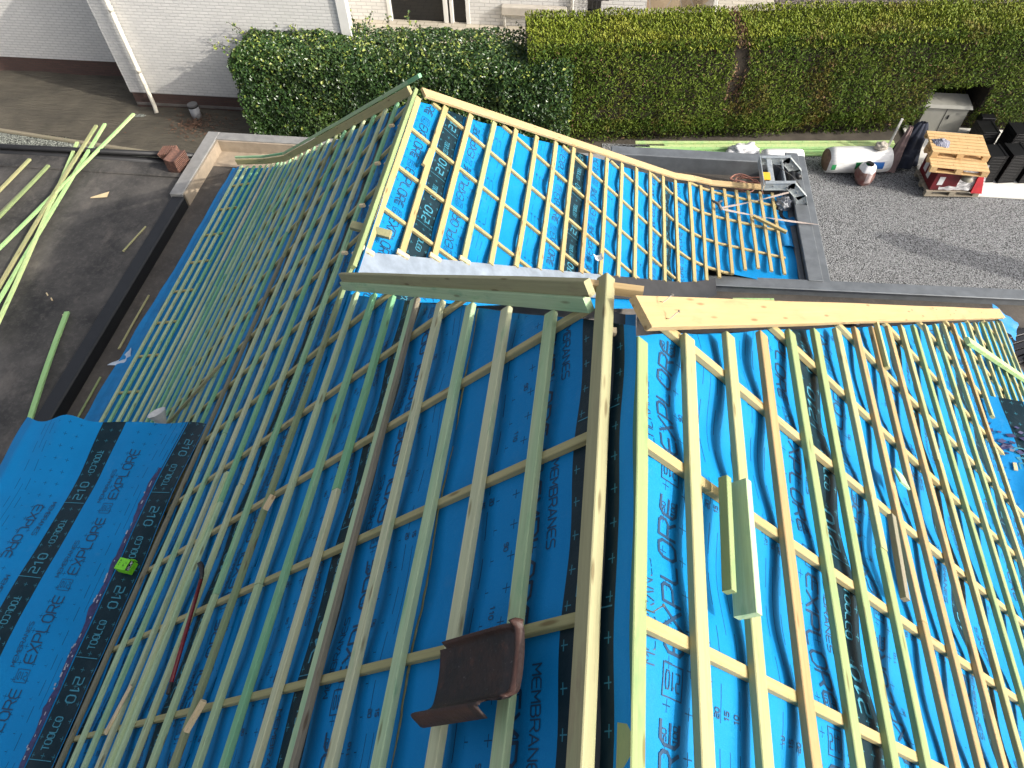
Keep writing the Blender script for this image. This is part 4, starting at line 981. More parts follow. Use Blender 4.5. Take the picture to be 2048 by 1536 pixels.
# white paper cone and scraps
M_PAPER = plain('white_paper', (.74, .74, .72), .7, .08, 20)
def scrap(label, c, sx, sy, rot, curl, name='paper_scrap', mat=None, cat='scrap', shape=None, seed=0):
    mb = MB(); Mx = Matrix.Translation(c) @ Matrix.Rotation(rot, 4, 'Z')
    sh = shape or (lambda u, v: (u, v))
    def f(u, v):
        a, b_ = sh(u, v); return Mx @ Vector(((a - .5) * sx, (b_ - .5) * sy, curl * ((a - .5) ** 2 * 4 + .5 * nz(a * 3 + seed, b_ * 3)) + .01))
    mb.grid(10, 10, f); return own(mb.build(name, mat or M_PAPER, None, True), label, cat)
pc = SL(7.05, 4.30, .05); mb = MB()
def cone(u, v):
    a = u * 6.6; r_ = .035 + .075 * v + .004 * nz(a * 2, v * 3); ax = Vector((-.35, .35, .87)); e1 = ax.orthogonal().normalized(); e2 = ax.cross(e1)
    return pc + ax * (.17 * v) + (e1 * math.cos(a) + e2 * math.sin(a)) * r_ * (1 + .05 * u)
mb.grid(28, 8, cone); own(mb.build('paper_cone', M_PAPER, None, True), 'white rolled paper cone standing at the far edge of the blue sheet', 'paper')
scrap('small white paper scrap under the far edge of the blue sheet', SL(9.0, 4.62, .06), .16, .11, .5, .03, seed=2)
scrap('bluish white triangular scrap on the grey gutter floor', Vector((-6.86, 6.13, -8.45)), .34, .26, .4, .05, mat=plain('pale_blue_plastic', (.50, .58, .66), .4, .1, 9), shape=lambda u, v: (u, v * u), seed=5)
scrap('pale triangular wood chip on the sunlit black flat roof', Vector((-8.82, 9.66, -8.30)), .30, .16, .2, .0, name='wood_chip', mat=W_RAW, shape=lambda u, v: (u, v * (.2 + .8 * u)), seed=7)
scrap('white crumpled film caught on the near edge of the far slope', SF(2.85, 6.75, .02), .10, .10, .3, .04, seed=8)
for i, (x, y) in enumerate(((-8.55, 7.2), (-8.42, 7.1), (-8.05, 6.78))):
    own(bar('wood_chip', (x, y, -8.285), (x + .05, y - .05, -8.285), (0, 0, 1), .02, .012, W_RAW), ('pale short wood chip on the black flat roof near the long green batten', 'pale wood chip beside a shorter one on the shaded black flat roof', 'tiny wood chip between the lone batten and the two chips')[i], 'wood chip')
# loose battens on the black flat roof
def loose(lab, a, b_, z0=0.0, z1=0.0, w=.06, t=.04, mat=W_LIME):
    return own(bar('loose_batten', (a[0], a[1], -8.27 + t + z0), (b_[0], b_[1], -8.27 + t + z1), (0, 0, 1), w, t, mat, bow=random.uniform(-.03, .03)), lab, 'batten', 'loose battens on the black flat roof')
loose('loose light green batten reaching farthest over the flat roof edge toward the cloth', (-9.20, 12.05), (-9.9, 7.6), .06, .02, mat=W_LIME)
loose('loose green batten crossing lowest under the bundle, ending farthest from the roof', (-9.66, 11.70), (-9.10, 6.4), .03, .03)
loose('loose green batten with a yellow face in the middle of the crossed bundle', (-9.74, 11.55), (-9.33, 7.0), .09, .0, mat=W_MIX)
loose('loose bright green batten of the crossed bundle ending short of the roof edge', (-9.96, 11.10), (-8.80, 6.1), .0, .07)
loose('yellowish loose batten lying apart left of the crossed bundle', (-10.16, 10.35), (-10.5, 6.8), 0, 0, mat=W_MIX)
loose('dark stained loose batten close beside the yellowish one', (-10.22, 10.28), (-10.6, 6.8), -.02, -.02, .035, .02, W_GREY)
loose('yellow green loose batten lying farthest from the shaded roof', (-10.62, 10.50), (-10.9, 7.2), 0, 0, mat=W_MIX)
loose('single pale green batten poking out from under the blue sheet', (-7.97, 6.80), (-7.35, 4.3), -.005, .01, .075, .04)
for lab, a, b_ in (('thin green strip of wood lying on the flat roof close to the gutter', (-7.60, 8.90), (-7.72, 8.25)), ('thin yellow strip lying along the gutter floor next to a bluish scrap', (-6.98, 7.45), (-6.97, 6.3)), ('thin pale strip in the gutter ending at the blue sheet', (-7.0, 5.75), (-6.99, 4.9))):
    zz = -8.27 if 'flat' in lab else -8.43
    own(bar('wood_strip', (*a, zz), (*b_, zz), (0, 0, 1), .03, .02, W_MIX), lab, 'wood strip')
# stack of old tiles on the flat roof edge
ts = thing('tile_stack', 'small stack of old red brown tiles on the far edge of the black flat roof', 'tile stack', (-7.75, 10.72, -8.3))
M_OLDT = plain('old_red_tile', (.20, .095, .065), .8, .35, 25, col2=(.08, .045, .035), bmp=.4)
for i in range(9):
    Mx = Matrix.Translation((-7.68 + .004 * nz(i, 3), 10.60, -8.285 + .031 * i)) @ Matrix.Rotation(R(-12 + 5 * nz(i * 2.3, 1)), 4, 'Z')
    mb = MB(); mb.grid(8, 4, lambda u, v: Mx @ Vector(((u - .5) * .24, (v - .5) * .36, .014 * math.cos(u * 6.28) + .0)));  nb3 = len(mb.v); mb.grid(8, 4, lambda u, v: Mx @ Vector(((u - .5) * .24, (v - .5) * .36, .014 * math.cos(u * 6.28) - .016)))
    ed = {}
    for f_ in mb.f[:len(mb.f) // 2]:
        for a, b2 in zip(f_, f_[1:] + f_[:1]): ed[(a, b2)] = 1
    for (a, b2) in list(ed):
        if (b2, a) not in ed: mb.f.append((b2, a, a + nb3, b2 + nb3)); mb.m.append(0)
    mb.build('tile', M_OLDT, ts)
for i in range(7):
    Mx = Matrix.Translation((-7.93 + .030 * i, 10.80 + .01 * nz(i, 7), -8.285)) @ Matrix.Rotation(R(58 + 4 * i), 4, 'Y')
    mb = MB(); mb.box(-.24, 0, -.15, .13, -.006, .006, Mx, bev=.003); mb.build('tile', M_OLDT, ts)

# ================================================================ ladder hoist, straps, cable, membrane roll at the far eave
lh = thing('ladder_hoist', 'galvanised head of a ladder hoist leaning over the parapet of the small flat roof', 'ladder hoist', (3.95, 10.6, GZ))
M_YELL = plain('yellow_label', (.75, .45, .03), .5, .05, 10)
for y in (10.32, 11.02):
    prof = [(2.98, -7.66), (3.45, -7.62), (3.70, -7.86), (3.98, -8.55), (4.55, GZ)]
    mb = MB()
    for (xa, za), (xb, zb), wd in zip(prof, prof[1:], (.13, .15, .16, .15)):
        d = Vector((xb - xa, 0, zb - za)); L = d.length; d.normalize(); n_ = Vector((-d.z, 0, d.x)); n_ = n_ if n_.z > 0 or n_.x > 0 else -n_
        M4 = Matrix(((d.x, 0, n_.x, xa), (0, 1, 0, y), (d.z, 0, n_.z, za), (0, 0, 0, 1)))
        mb.box(0, L + .02, -.004, .004, -wd, .0, M4); mb.box(0, L + .02, -.034, .034, .001, .009, M4, bev=.002); mb.box(0, L + .02, -.03, .03, -wd - .009, -wd - .001, M4)
    mb.build('side_rail', M_GALV, lh)
    for bx_, bz in ((3.12, -7.72), (3.36, -7.72), (3.41, -7.74), (3.55, -7.82), (3.72, -8.0), (3.80, -8.2), (3.88, -8.42), (3.95, -8.6)):
        mb = MB(); mb.tube([(bx_, y - .018, bz), (bx_, y - .004, bz)], .014, 6); mb.tube([(bx_, y - .026, bz), (bx_, y - .018, bz)], .008, 6)
        mb.build('bolt', metal('bright_bolt', (.7, .7, .7), .25, 1.0) if 'bright_bolt' not in bpy.data.materials else bpy.data.materials['bright_bolt'], lh)
mb = MB(); mb.box(2.95, 2.965, 10.28, 11.06, -7.80, -7.65, bev=.003); mb.build('end_plate', M_GALV, lh)
mb = MB(); mb.box(2.966, 3.08, 10.40, 10.60, -7.665, -7.655); mb.build('label_plate', M_YELL, lh)
for x, z_ in ((3.16, -7.74), (3.34, -7.72), (3.78, -8.1), (3.93, -8.45)):
    mb = MB(); mb.tube([(x, 10.325, z_), (x, 11.015, z_)], .016, 8); mb.build('rung', M_GALV, lh)
mb = MB(); mb.box(3.06, 3.14, 10.33, 11.01, -7.70, -7.66, bev=.004); mb.build('cross_channel', M_GALV, lh)
mb = MB(); mb.tube([(3.52, 10.50, -7.86), (3.52, 10.86, -7.86)], .075, 16); mb.tube([(3.62, 10.72, -7.80), (3.62, 10.95, -7.92)], .05, 12); mb.build('rope_drum', M_EPDM, lh, True)
mb = MB(); mb.tube([(3.14, 10.8, -7.63), (3.3, 10.72, -7.66), (3.5, 10.66, -7.76), (3.66, 10.6, -7.9), (3.75, 10.5, -8.05)], .008, 6); mb.build('rope', plain('black_rope', (.03, .03, .03), .7, .2, 20), lh, True)
# straps
M_STRAP = plain('faded_pink_strap', (.44, .36, .31), .7, .15, 30)
def strap(lab, P, w):
    mb = MB(); vs = []
    for i, p in enumerate(P):
        p = Vector(p); t = (Vector(P[min(i + 1, len(P) - 1)]) - Vector(P[max(i - 1, 0)])).normalized(); s_ = t.cross(Vector((0, 0, 1))).normalized() * w
        s_ = Matrix.Rotation(.5 * math.sin(i * .9), 3, t) @ s_; vs += [p - s_, p + s_]
    mb.add(vs, [(2 * i, 2 * i + 1, 2 * i + 3, 2 * i + 2) for i in range(len(P) - 1)]); return own(mb.build('lashing_strap', M_STRAP, None, True), lab, 'strap')
def sag(A, B, n, s): return [tuple(Vector(A).lerp(Vector(B), i / n) - Vector((0, 0, s * math.sin(math.pi * i / n)))) for i in range(n + 1)]
sA = SF(5.42, 9.80, .05)
strap('pale lashing strap running from the lower battens up to the ladder hoist', sag(sA, (3.40, 10.28, -7.80), 10, .02), .016)
strap('pale lashing strap running from the lower battens down over the parapet', sag(sA, (3.90, 9.78, -8.03), 12, .03), .017)
mb = MB(); mb.tube([SF(5.30, 9.95, .06), SF(5.40, 9.84, .10), SF(5.47, 9.76, .06)], [.016, .028, .02], 8); mb.tube([SF(5.40, 9.90, .09), SF(5.47, 9.95, .10)], .018, 8)
own(mb.build('ratchet_buckle', M_STRAP and plain('dirty_ratchet', (.16, .14, .12), .6, .3, 30), None, True), 'dirty ratchet buckle knotted to the lower battens of the far slope', 'ratchet')
mb = MB(); P_ = []
for i in range(150):
    a = i * .20; r_ = .20 + .05 * math.sin(i * .37); P_.append((2.88 + r_ * math.cos(a) * 1.25 + .04 * math.sin(i * .11), 11.10 + r_ * math.sin(a) * .7, -8.36 + .0012 * i + .02 * math.sin(i * .7)))
P_ = [(2.25, 11.15, -8.43), (2.4, 11.25, -8.42), (2.6, 11.28, -8.40)] + P_ + [(3.10, 10.9, -8.2), (3.16, 10.6, -8.25), (3.22, 10.35, -8.35), (3.3, 10.2, -8.4)]
mb.tube(P_, .011, 6); own(mb.build('extension_cable', plain('faded_orange_cable', (.50, .22, .15), .55, .15, 10), None, True), 'tangled faded orange cable heaped in the corner of the parapet', 'cable')
# dark rubbish bag and rolled membrane in the gutter
def blob(name, lab, cat, c, r, mat, sq=(1, 1, 1), amp=.25, sc=2.2, seed=0, n=28, extra=None):
    mb = MB()
    def f(u, v):
        th_, ph_ = u * 2 * math.pi, (v - .5) * math.pi; d = Vector((math.cos(th_) * math.cos(ph_), math.sin(th_) * math.cos(ph_), math.sin(ph_)))
        k = 1 + amp * noise.noise(d * sc + Vector((seed, 0, 0))) + amp * .5 * abs(noise.noise(d * sc * 2.7 + Vector((seed, 3, 0))))
        p = Vector((d.x * r * sq[0] * k, d.y * r * sq[1] * k, max(d.z, -.75) * r * sq[2] * k)); return Vector(c) + p
    mb.grid(n, n, f); o = mb.build(name, mat, None, True); return own(o, lab, cat)
M_BAGB = plain('black_plastic_bag', (.012, .012, .014), .25, .2, 10)
blob('rubbish_bag', 'crumpled black plastic bag between the far eave and the parapet', 'bag', (3.36, 10.25, -8.33), .22, M_BAGB, (.9, 1.4, .6), .5, 2.6, 3)
blob('plastic_bag', 'grey clear plastic bag under the ladder hoist head', 'bag', (3.42, 10.40, -8.15), .12, plain('grey_clear_plastic', (.34, .35, .37), .3, .2, 14), (1, 1, 1), .5, 3, 9)
mbr = MB()
def roll(u, v):
    a = u * 2 * math.pi * 1.12; r_ = .085 + .05 * (1 - v) + .01 * nz(a, v * 4); x = 3.30 + .10 * (1 - v); p = Vector((x + r_ * math.cos(a), 9.35 + .62 * v, -8.28 + .10 * v + r_ * math.sin(a)))
    return p
mbr.grid(30, 14, roll); 
mbr.grid(12, 14, lambda u, v: Vector((3.08 + .55 * u - .1 * v, 9.9 + .45 * v + .03 * nz(u * 4, v * 4), -8.34 + .18 * u * (1 - v * .4) + .05 * nz(u * 3, v * 5, 3))))
own(mbr.build('membrane_offcut', bpy.data.materials['membrane_blue_plain'], None, True), 'rolled blue membrane offcut lying in the gutter beside the pale pole', 'membrane roll')
mb = MB(); mb.grid(20, 6, lambda u, v: Vector((3.34 + .0 * u + .085 * math.cos(v * 3.14), 9.36 - .30 * u, -8.40 + .10 * math.sin(v * 3.14)))); own(mb.build('dark_liner', M_BIT2, None, True), 'dark grey rolled liner sticking out of the blue membrane offcut', 'liner')
for i, (x0, y0, y1) in enumerate(((3.50, 9.1, 10.1), (3.46, 9.15, 9.9))): own(bar('wood_strip', (x0, y0, -8.40 + .02 * i), (x0 + .02, y1, -8.36), (0, 0, 1), .035, .025, W_MIX), ('long', 'short')[i] + ' wood strip lying in the gutter inside the far parapet', 'wood strip')
# debris on the small flat roof
offcut('light green board offcut on the small flat roof beyond the hip board', Vector((2.42, 8.06, -8.19)), Vector((3.05, 8.12, -8.19)), (0, 0, 1), .08, .04, W_LIME)
offcut('short bright green batten end beside the longer green board offcut', Vector((2.52, 7.93, -8.20)), Vector((2.85, 7.98, -8.20)), (0, 0, 1), .07, .03, W_LIME)
for i in range(6):
    x, y = 3.6 + i * .55 + .3 * nz(i, 2), 7.95 + .22 * nz(i * 3.1, 5); own(bar('wood_chip', (x, y, -8.215), (x + .07, y + .03 * nz(i, 9), -8.215), (0, 0, 1), .03, .012, (W_RAW, W_GREY)[i % 2]), ('tiny pale chip', 'tiny grey chip')[i % 2] + ' on the small flat roof, ' + ('first', 'second', 'third', 'fourth', 'fifth', 'sixth')[i] + ' from the green offcuts', 'wood chip')
blob('torn_felt', 'torn black felt scrap by the hip board on the small flat roof', 'felt scrap', (4.1, 7.8, -8.18), .10, M_BAGB, (2.2, .7, .5), .7, 3, 4, 20)
for i, (x, y) in enumerate(((6.55, 7.55), (6.95, 7.35))):
    Mx = Matrix.Translation((x, y, -8.18 + .04 * i)) @ Matrix.Rotation(R(25 + 15 * i), 4, 'Z') @ Matrix.Rotation(R(6), 4, 'X')
    mb = MB()
    for k in range(5): mb.box(-.35, .35, -.25 + .1 * k, -.16 + .1 * k, 0, .03, Mx, bev=.008)
    mb.box(-.36, .36, -.26, .26, -.03, -.001, Mx); own(mb.build('plastic_tray', M_BAGB), ('black ribbed plastic tray by the end of the sunlit hip board', 'black ribbed plastic tray half over another at the picture edge')[i], 'tray')
offcut('pale batten offcut standing by the black trays at the sunlit eave', Vector((6.75, 7.0, -8.17)), Vector((7.05, 6.6, -8.17)), (0, 0, 1), .06, .04, W_COUNT)
mb = MB(); mb.grid(10, 10, lambda u, v: SR(7.6 + .75 * u, 7.32 + .30 * v + .1 * u, -.02 + .05 * nz(u * 3, v * 3) + .10 * v * u)); own(mb.build('membrane_flap', bpy.data.materials['membrane_blue_plain'], None, True), 'loose blue membrane flap at the end of the sunlit hip board', 'membrane flap')

# ================================================================ things in the gravel yard
bd = 'bundle of long light green battens under the conifer hedge'
for i in range(16):
    r_, c_ = divmod(i, 4); x0 = 1.1 + .35 * (i % 3) + (.45 if r_ == 0 else 0); x1 = 7.1 + .4 * nz(i, 4) + (.2 if c_ > 1 else 0)
    y = 15.16 + .085 * c_ + (x0 * .0); z_ = GZ + .06 + .055 * r_
    o = bar('stacked_batten', (x0, y, z_), (x1, y + .60, z_), (0, 0, 1), .07, .05, W_LIME, bow=.01)
    own(o, 'light green batten in the stack under the conifer hedge', 'batten', bd)
M_WP = plain('white_plastic', (.70, .70, .70), .35, .08, 8)
blob('plastic_bag', 'white crumpled plastic bag lying on the green battens', 'bag', (3.65, 15.14, GZ + .26), .26, M_WP, (1.25, .8, .75), .6, 2.5, 1)
ir = thing('insulation_roll', 'large white wrapped insulation roll with green and blue print on the gravel', 'insulation roll', (6.35, 15.25, GZ))
m, nt, b = newmat('white_wrap'); P = coord(nt); f = noisen(nt, mapping(nt, P, (1, 6, 6)), 2.2, 5, .6)
nt.links.new(mixc(nt, ramp(nt, f, .35, .7), (.58, .58, .57), (.78, .78, .76)), b.inputs['Base Color']); b.inputs['Roughness'].default_value = .35; bump(nt, b, f, .5, .03); M_WRAP = m
def cyl(name, mat, x0, x1, y0, y1, zc, r, parent, cap=True, n=28, mk=10):
    mb = MB(); P_ = [Vector((x0, y0, zc)).lerp(Vector((x1, y1, zc)), i / mk) for i in range(mk + 1)]
    mb.tube(P_, [r * (.93 if i in (0, mk) else 1 + .015 * nz(i * 1.7, r)) for i in range(mk + 1)], n, 0, cap); return mb.build(name, mat, parent, True)
cyl('wrap', M_WRAP, 5.55, 6.96, 15.0, 15.16, GZ + .30, .30, ir)
cyl('roll_end', plain('brown_felt', (.19, .12, .085), .9, .2, 12), 5.535, 5.565, 14.997, 15.003, GZ + .30, .265, ir, mk=1)
def patch(name, mat, a0, a1, t0, t1, r, parent):
    mb = MB(); ax = Vector((1.41, .16, 0)).normalized(); sd = Vector((ax.y, -ax.x, 0))
    mb.grid(8, 6, lambda u, v: Vector((5.55, 15.0, GZ + .30)) + Vector((1.41, .16, 0)) * (t0 + (t1 - t0) * u) + (sd * math.cos(a0 + (a1 - a0) * v) + Vector((0, 0, 1)) * math.sin(a0 + (a1 - a0) * v)) * r)
    return mb.build(name, mat, parent, True)
patch('printed_patch', plain('green_print', (.02, .22, .07), .4, .1, 8), -.15, .42, .40, .62, .308, ir)
patch('printed_patch', plain('blue_print', (.01, .12, .42), .4, .1, 8), -.15, .42, .62, .86, .308, ir)
patch('printed_patch', bpy.data.materials['green_print'], -.2, .25, .02, .09, .303, ir)
blob('stone', 'pale round stone weighing down the white insulation roll', 'stone', (6.66, 15.10, GZ + .68), .12, plain('pale_stone', (.42, .38, .32), .85, .2, 14, bmp=.4), (1.2, 1, .75), .3, 2, 6)
cyl_t = thing('insulation_pack', 'short white wrapped pack with a blue stripe on the green battens behind the hoist', 'insulation pack', (4.85, 15.2, GZ))
cyl('wrap', M_WRAP, 4.05, 4.95, 14.86, 14.95, GZ + .30, .25, cyl_t)
mb = MB(); mb.grid(8, 6, lambda u, v: Vector((4.76 + .05 * u, 14.93, GZ + .30)) + Vector((.1, -.995, 0)) * .256 * math.cos(-.1 + .9 * v) + Vector((0, 0, 1)) * .256 * math.sin(-.1 + .9 * v)); mb.build('printed_patch', bpy.data.materials['blue_print'], cyl_t, True)
rb = thing('refuse_sack', 'red and clear printed sack standing on the gravel in front of the white roll', 'sack', (6.38, 14.62, GZ))
def sack(u, v):
    a = u * 2 * math.pi; r_ = .24 * (math.sin(math.pi * (.12 + .80 * v)) ** .6) * (1 + .18 * nz(math.cos(a) * 2, math.sin(a) * 2, v * 3)); return Vector((6.38 + r_ * math.cos(a) * .9, 14.62 + r_ * math.sin(a), GZ + .01 + .52 * v))
mb = MB(); mb.grid(28, 16, sack)
for i in range(len(mb.f)):
    u_, v_ = divmod(i, 16)
    if 20 <= u_ < 23 and 3 < v_ < 12: mb.m[i] = 1
    if v_ >= 12: mb.m[i] = 2
mb.build('sack_body', [plain('red_brown_sack', (.16, .035, .03), .35, .5, 9, col2=(.20, .14, .12)), plain('red_white_label', (.62, .50, .48), .4, .3, 20), M_WP], rb, True)
# white slab of boards under the pallets
mb = MB(); mb.box(7.75, 13.5, 14.33, 17.0, GZ + .012, GZ + .055, Matrix.Translation((0, 0, 0)), bev=.006); own(mb.build('white_board', plain('white_panel', (.78, .76, .70), .6, .06, 2)), 'large white board lying on the gravel under the pallet and the black tile stacks', 'board')
ec_ = thing('utility_cabinet', 'grey plastic utility cabinet with sloping lid standing against the conifer hedge', 'cabinet', (8.72, 17.0, GZ))
M_CAB = plain('grey_cabinet', (.29, .285, .25), .55, .08, 3)
mb = MB(); mb.box(8.02, 9.04, 16.80, 17.16, GZ, GZ + .70, bev=.012); mb.build('body', M_CAB, ec_)
mb = MB(); mb.add([(7.97, 16.74, GZ + .702), (9.09, 16.74, GZ + .702), (9.09, 17.22, GZ + .702), (7.97, 17.22, GZ + .702), (8.0, 16.78, GZ + .77), (9.06, 16.78, GZ + .77), (9.0, 17.16, GZ + .86), (8.06, 17.16, GZ + .86)], [(0, 3, 2, 1), (4, 5, 6, 7), (0, 1, 5, 4), (1, 2, 6, 5), (2, 3, 7, 6), (3, 0, 4, 7)]); mb.build('lid', M_CAB, ec_)
mb = MB(); mb.box(8.53, 8.54, 16.793, 16.799, GZ + .04, GZ + .66); mb.box(8.62, 8.65, 16.785, 16.799, GZ + .4, GZ + .5); mb.build('door_seam', M_EPDM, ec_)
def pallet(lab, Mx, grp=None, mat=W_PAL):
    t = thing('pallet', lab, 'pallet', Mx.to_translation(), grp)
    mb = MB()
    for i in range(7): y = .05 + i * .117; mb.box(0, 1.2, y - .048, y + .048, .122 + .001 * (i % 2), .144, Mx, bev=.003)
    mb.build('deck_boards', mat, t)
    mb = MB()
    for x in (.07, .6, 1.13):
        for y in (.05, .40, .75): mb.box(x - .07, x + .07, y - .049, y + .049, .022, .10, Mx, bev=.004)
        mb.box(x - .07, x + .07, .0, .8, .101, .121, Mx, bev=.002)
    mb.build('block', mat, t)
    mb = MB()
    for y in (.05, .40, .75): mb.box(0, 1.2, y - .05, y + .05, 0, .021, Mx, bev=.003)
    mb.build('base_boards', mat, t); return t
RZ = lambda x, y, z, a: Matrix.Translation((x, y, z)) @ Matrix.Rotation(R(a), 4, 'Z')
W_PALG = wood('wood_grey_pallet', ((.30, .26, .20), (.25, .22, .17), (.18, .16, .13)))
pallet('grey weathered pallet at the bottom under the red packs', RZ(7.66, 14.18, GZ + .056, 4), None, W_PALG)
PZ0 = GZ + .20
pk = thing('tile_pack', 'red boxed packs under clear stretch film on the grey pallet', 'packs', (8.3, 14.6, PZ0))
M_RED = plain('dark_red_carton', (.16, .012, .018), .45, .25, 5); M_LBL = plain('white_label', (.62, .62, .62), .5, .06, 9)
Mx = RZ(7.72, 14.20, PZ0 + .002, 4)
mb = MB(); mb.box(.0, .56, .02, .78, 0, .50, Mx, bev=.01); mb.box(.565, 1.12, .25, .78, 0, .48, Mx, bev=.01); mb.build('carton', M_RED, pk)
mb = MB(); mb.box(-.004, -.001, .28, .42, .12, .38, Mx); mb.box(-.004, -.001, .50, .64, .14, .42, Mx); mb.box(.10, .22, .012, .019, .15, .36, Mx); mb.build('label', M_LBL, pk)
mfl, nt, b = newmat('stretch_film'); P = coord(nt); f = noisen(nt, mapping(nt, P, (3, 3, 9)), 3, 5, .7)
nt.links.new(mixc(nt, ramp(nt, f, .4, .65), (.30, .30, .31), (.72, .72, .72)), b.inputs['Base Color']); b.inputs['Roughness'].default_value = .22; bump(nt, b, f, .8, .03); nt.links.new(mth(nt, 'ADD', .35, mth(nt, 'MULTIPLY', f, .6)), b.inputs['Alpha'])
mb = MB(); mb.grid(30, 14, lambda u, v: Mx @ Vector((.18 + .98 * u, .24 - .25 * v + .03 * nz(u * 7, v * 4), .52 - .48 * v + .04 * nz(u * 6, v * 5, 3)))); mb.build('stretch_film', mfl, pk, True)
pallet('pale wooden pallet lying lower and nearer, on the film wrapped packs', RZ(7.48, 14.16, GZ + .72, -4))
pallet('pale wooden pallet on top of the pile with a striped cloth on it', RZ(7.52, 14.50, GZ + .865, -3))
mb = MB()
def cl_(u, v): 
    a, r_ = u * 6.283, v; k = 1 + .5 * nz(math.cos(a) * 1.5, math.sin(a) * 1.5, 3); return Vector((7.78 + .20 * r_ * k * math.cos(a), 14.86 + .15 * r_ * k * math.sin(a), GZ + 1.012 + .09 * (1 - r_) + .05 * (1 - r_ * .7) * nz(a * 1.7, r_ * 5)))
mb.grid(30, 9, cl_); m, nt, b = newmat('striped_cloth'); wv = nd(nt, 'ShaderNodeTexWave'); wv.inputs['Scale'].default_value = 9; wv.inputs['Distortion'].default_value = 9; nt.links.new(coord(nt), wv.inputs['Vector'])
nt.links.new(mixc(nt, wv.outputs['Fac'], (.035, .04, .10), (.42, .42, .46)), b.inputs['Base Color']); own(mb.build('cloth', m, None, True), 'crumpled blue and white striped cloth on the top pallet', 'cloth')
mb = MB(); mb.grid(24, 12, lambda u, v: Vector((8.38, 14.22, GZ + .30)) + Vector((.13 * math.cos(u * 6.283) * math.cos(v * 1.5), .12 * math.sin(u * 6.283) * math.cos(v * 1.5), .24 + .13 * math.sin(v * 1.5)))); own(mb.build('plastic_dome', plain('grey_dome', (.30, .28, .22), .12, .2, 6), None, True), 'shiny grey plastic dome among the film wrapped packs', 'dome')
mb = MB(); mb.add([(8.62, 14.2, GZ + .2), (8.86, 14.2, GZ + .2), (8.86, 14.5, GZ + .2), (8.62, 14.5, GZ + .2), (8.70, 14.42, GZ + .72), (8.75, 14.42, GZ + .72)], [(0, 1, 5, 4), (1, 2, 5), (2, 3, 4, 5), (3, 0, 4), (0, 3, 2, 1)]); own(mb.build('red_bag', plain('red_plastic', (.48, .015, .022), .25, .2, 8)), 'bright red pointed plastic bag at the end of the film wrapped packs', 'bag')
# black roof tile bundles
M_BT = plain('black_roof_tile', (.006, .006, .007), .5, .2, 10, spec=.25)
for i, (x, y, n_, tl, lab) in enumerate(((9.12, 15.05, 17, 8, 'bundle of black tiles next to the pallet, nearest the gravel'), (9.58, 15.08, 18, 10, 'bundle of black tiles second from the pallet at the gravel side'), (10.06, 15.12, 17, 9, 'bundle of black tiles third from the pallet at the gravel side'), (10.55, 15.15, 18, 11, 'bundle of black tiles farthest from the pallet at the gravel side'), (9.25, 16.05, 16, 4, 'bundle of black tiles behind the front row and nearest the cabinet'), (9.85, 15.85, 19, 7, 'tall bundle of black tiles in the middle of the rear row'), (10.45, 15.9, 18, 6, 'bundle of black tiles at the far end of the rear row'))):
    mb = MB(); Mx = RZ(x, y, GZ + .057, tl)
    for k in range(n_): 
        dx = .012 * nz(k * .7, i * 3); dz = k * .042
        mb.box(-.20 + dx, .20 + dx, -.24, .24, dz, dz + .024, Mx, bev=.005); mb.box(-.20 + dx, -.15 + dx, -.24, .24, dz + .0245, dz + .040, Mx); mb.box(.14 + dx, .19 + dx, -.24, .24, dz + .0245, dz + .036, Mx)
    own(mb.build('tile_bundle', M_BT), lab, 'tile bundle', 'black roof tile bundles on the white board')
mb = MB(); mb.box(9.3, 9.62, 16.55, 16.8, GZ + .056, GZ + .62, bev=.01); own(mb.build('black_crate', M_BT), 'upright black crate between the cabinet and the black tile bundles', 'crate')
mb = MB(); mb.box(0, .5, 0, .5, 0, .42, RZ(11.0, 14.55, GZ + .2, 3), bev=.012); own(mb.build('red_carton', M_RED), 'red carton on a pallet cut by the right picture edge', 'carton')
pallet('weathered pallet under the red carton by the right picture edge', RZ(10.95, 14.5, GZ + .056, 3), None, W_PALG)
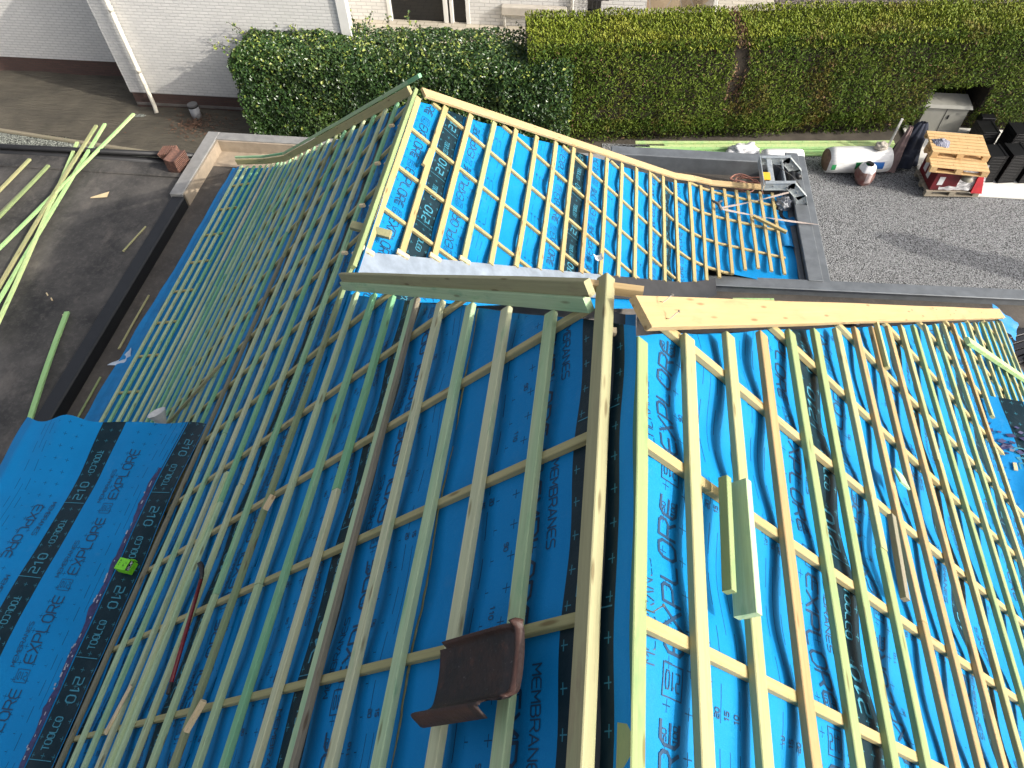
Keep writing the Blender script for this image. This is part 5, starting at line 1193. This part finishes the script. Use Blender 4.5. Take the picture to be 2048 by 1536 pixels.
# jackets hung on a stake by the hedge
JO = Vector((-.30, -.35, 0))
jk = thing('work_jacket', 'dark navy work jacket hung over a pale stake by the conifer hedge', 'jacket', (7.75, 15.95, GZ))
def jac(u, v):
    a = u * 2 * math.pi; wv_ = 1 + .16 * math.sin(a * 7 + v * 3) + .2 * nz(math.cos(a) * 2, math.sin(a) * 2, v * 2.5); r_ = (.07 + .20 * v ** .7) * wv_
    return JO + Vector((7.86 - .22 * v + r_ * math.cos(a) * 1.25, 15.95 - .30 * v + r_ * math.sin(a) * .7, GZ + 1.02 - .92 * v))
mb = MB(); mb.grid(60, 18, jac); mb.build('cloth', plain('navy_fabric', (.014, .020, .040), .85, .3, 6), jk, True)
mb = MB()
def jac2(u, v):
    a = u * 2 * math.pi; r_ = (.04 + .09 * v ** .8) * (1 + .2 * math.sin(a * 5) + .2 * nz(math.cos(a) * 2, math.sin(a) * 2, v * 3)); return JO + Vector((7.58 - .22 * v + r_ * math.cos(a), 15.82 - .40 * v + r_ * math.sin(a) * .8, GZ + .98 - .90 * v))
mb.grid(40, 14, jac2); mb.build('lining', plain('pinkish_lining', (.22, .15, .14), .85, .2, 6), jk, True)
own(bar('stake', (7.10, 15.75, GZ), (7.16, 15.8, GZ + .95), (0, -1, 0), .05, .03, M_WHT), 'pale upright stake beside the dark jacket', 'stake')
#@@END2
# ---------------------------------------------------------------- light and world
sun_dir = Vector((1.71, -.52, 1.0)).normalized()
sl = bpy.data.lights.new('sun', 'SUN'); so = bpy.data.objects.new('sun', sl); C.objects.link(so)
sl.energy = 2.05; sl.angle = R(.53); sl.color = (1, .94, .84)
so.rotation_euler = (-sun_dir).to_track_quat('-Z', 'Y').to_euler()
w = bpy.data.worlds.new('World'); bpy.context.scene.world = w; w.use_nodes = True
nt = w.node_tree; bg = nt.nodes['Background']; sk = nt.nodes.new('ShaderNodeTexSky'); sk.sky_type = 'NISHITA'; sk.sun_disc = False
sk.air_density = .7; sk.dust_density = 5.0; sk.sun_elevation = math.asin(sun_dir.z); sk.sun_rotation = math.atan2(sun_dir.x, sun_dir.y)
hsv = nt.nodes.new('ShaderNodeHueSaturation'); hsv.inputs['Saturation'].default_value = .45; nt.links.new(sk.outputs[0], hsv.inputs['Color']); nt.links.new(hsv.outputs[0], bg.inputs[0]); bg.inputs[1].default_value = .15
sc = bpy.context.scene
sc.view_settings.view_transform = 'Standard'; sc.view_settings.look = 'None'; sc.view_settings.exposure = 1.0; sc.view_settings.gamma = 1
sc.view_settings.use_curve_mapping = False
sc.render.engine = 'CYCLES'; sc.cycles.max_bounces = 6; sc.cycles.use_denoising = True
for o in list(C.objects):
    if o.parent is None: o.location.z += ZC
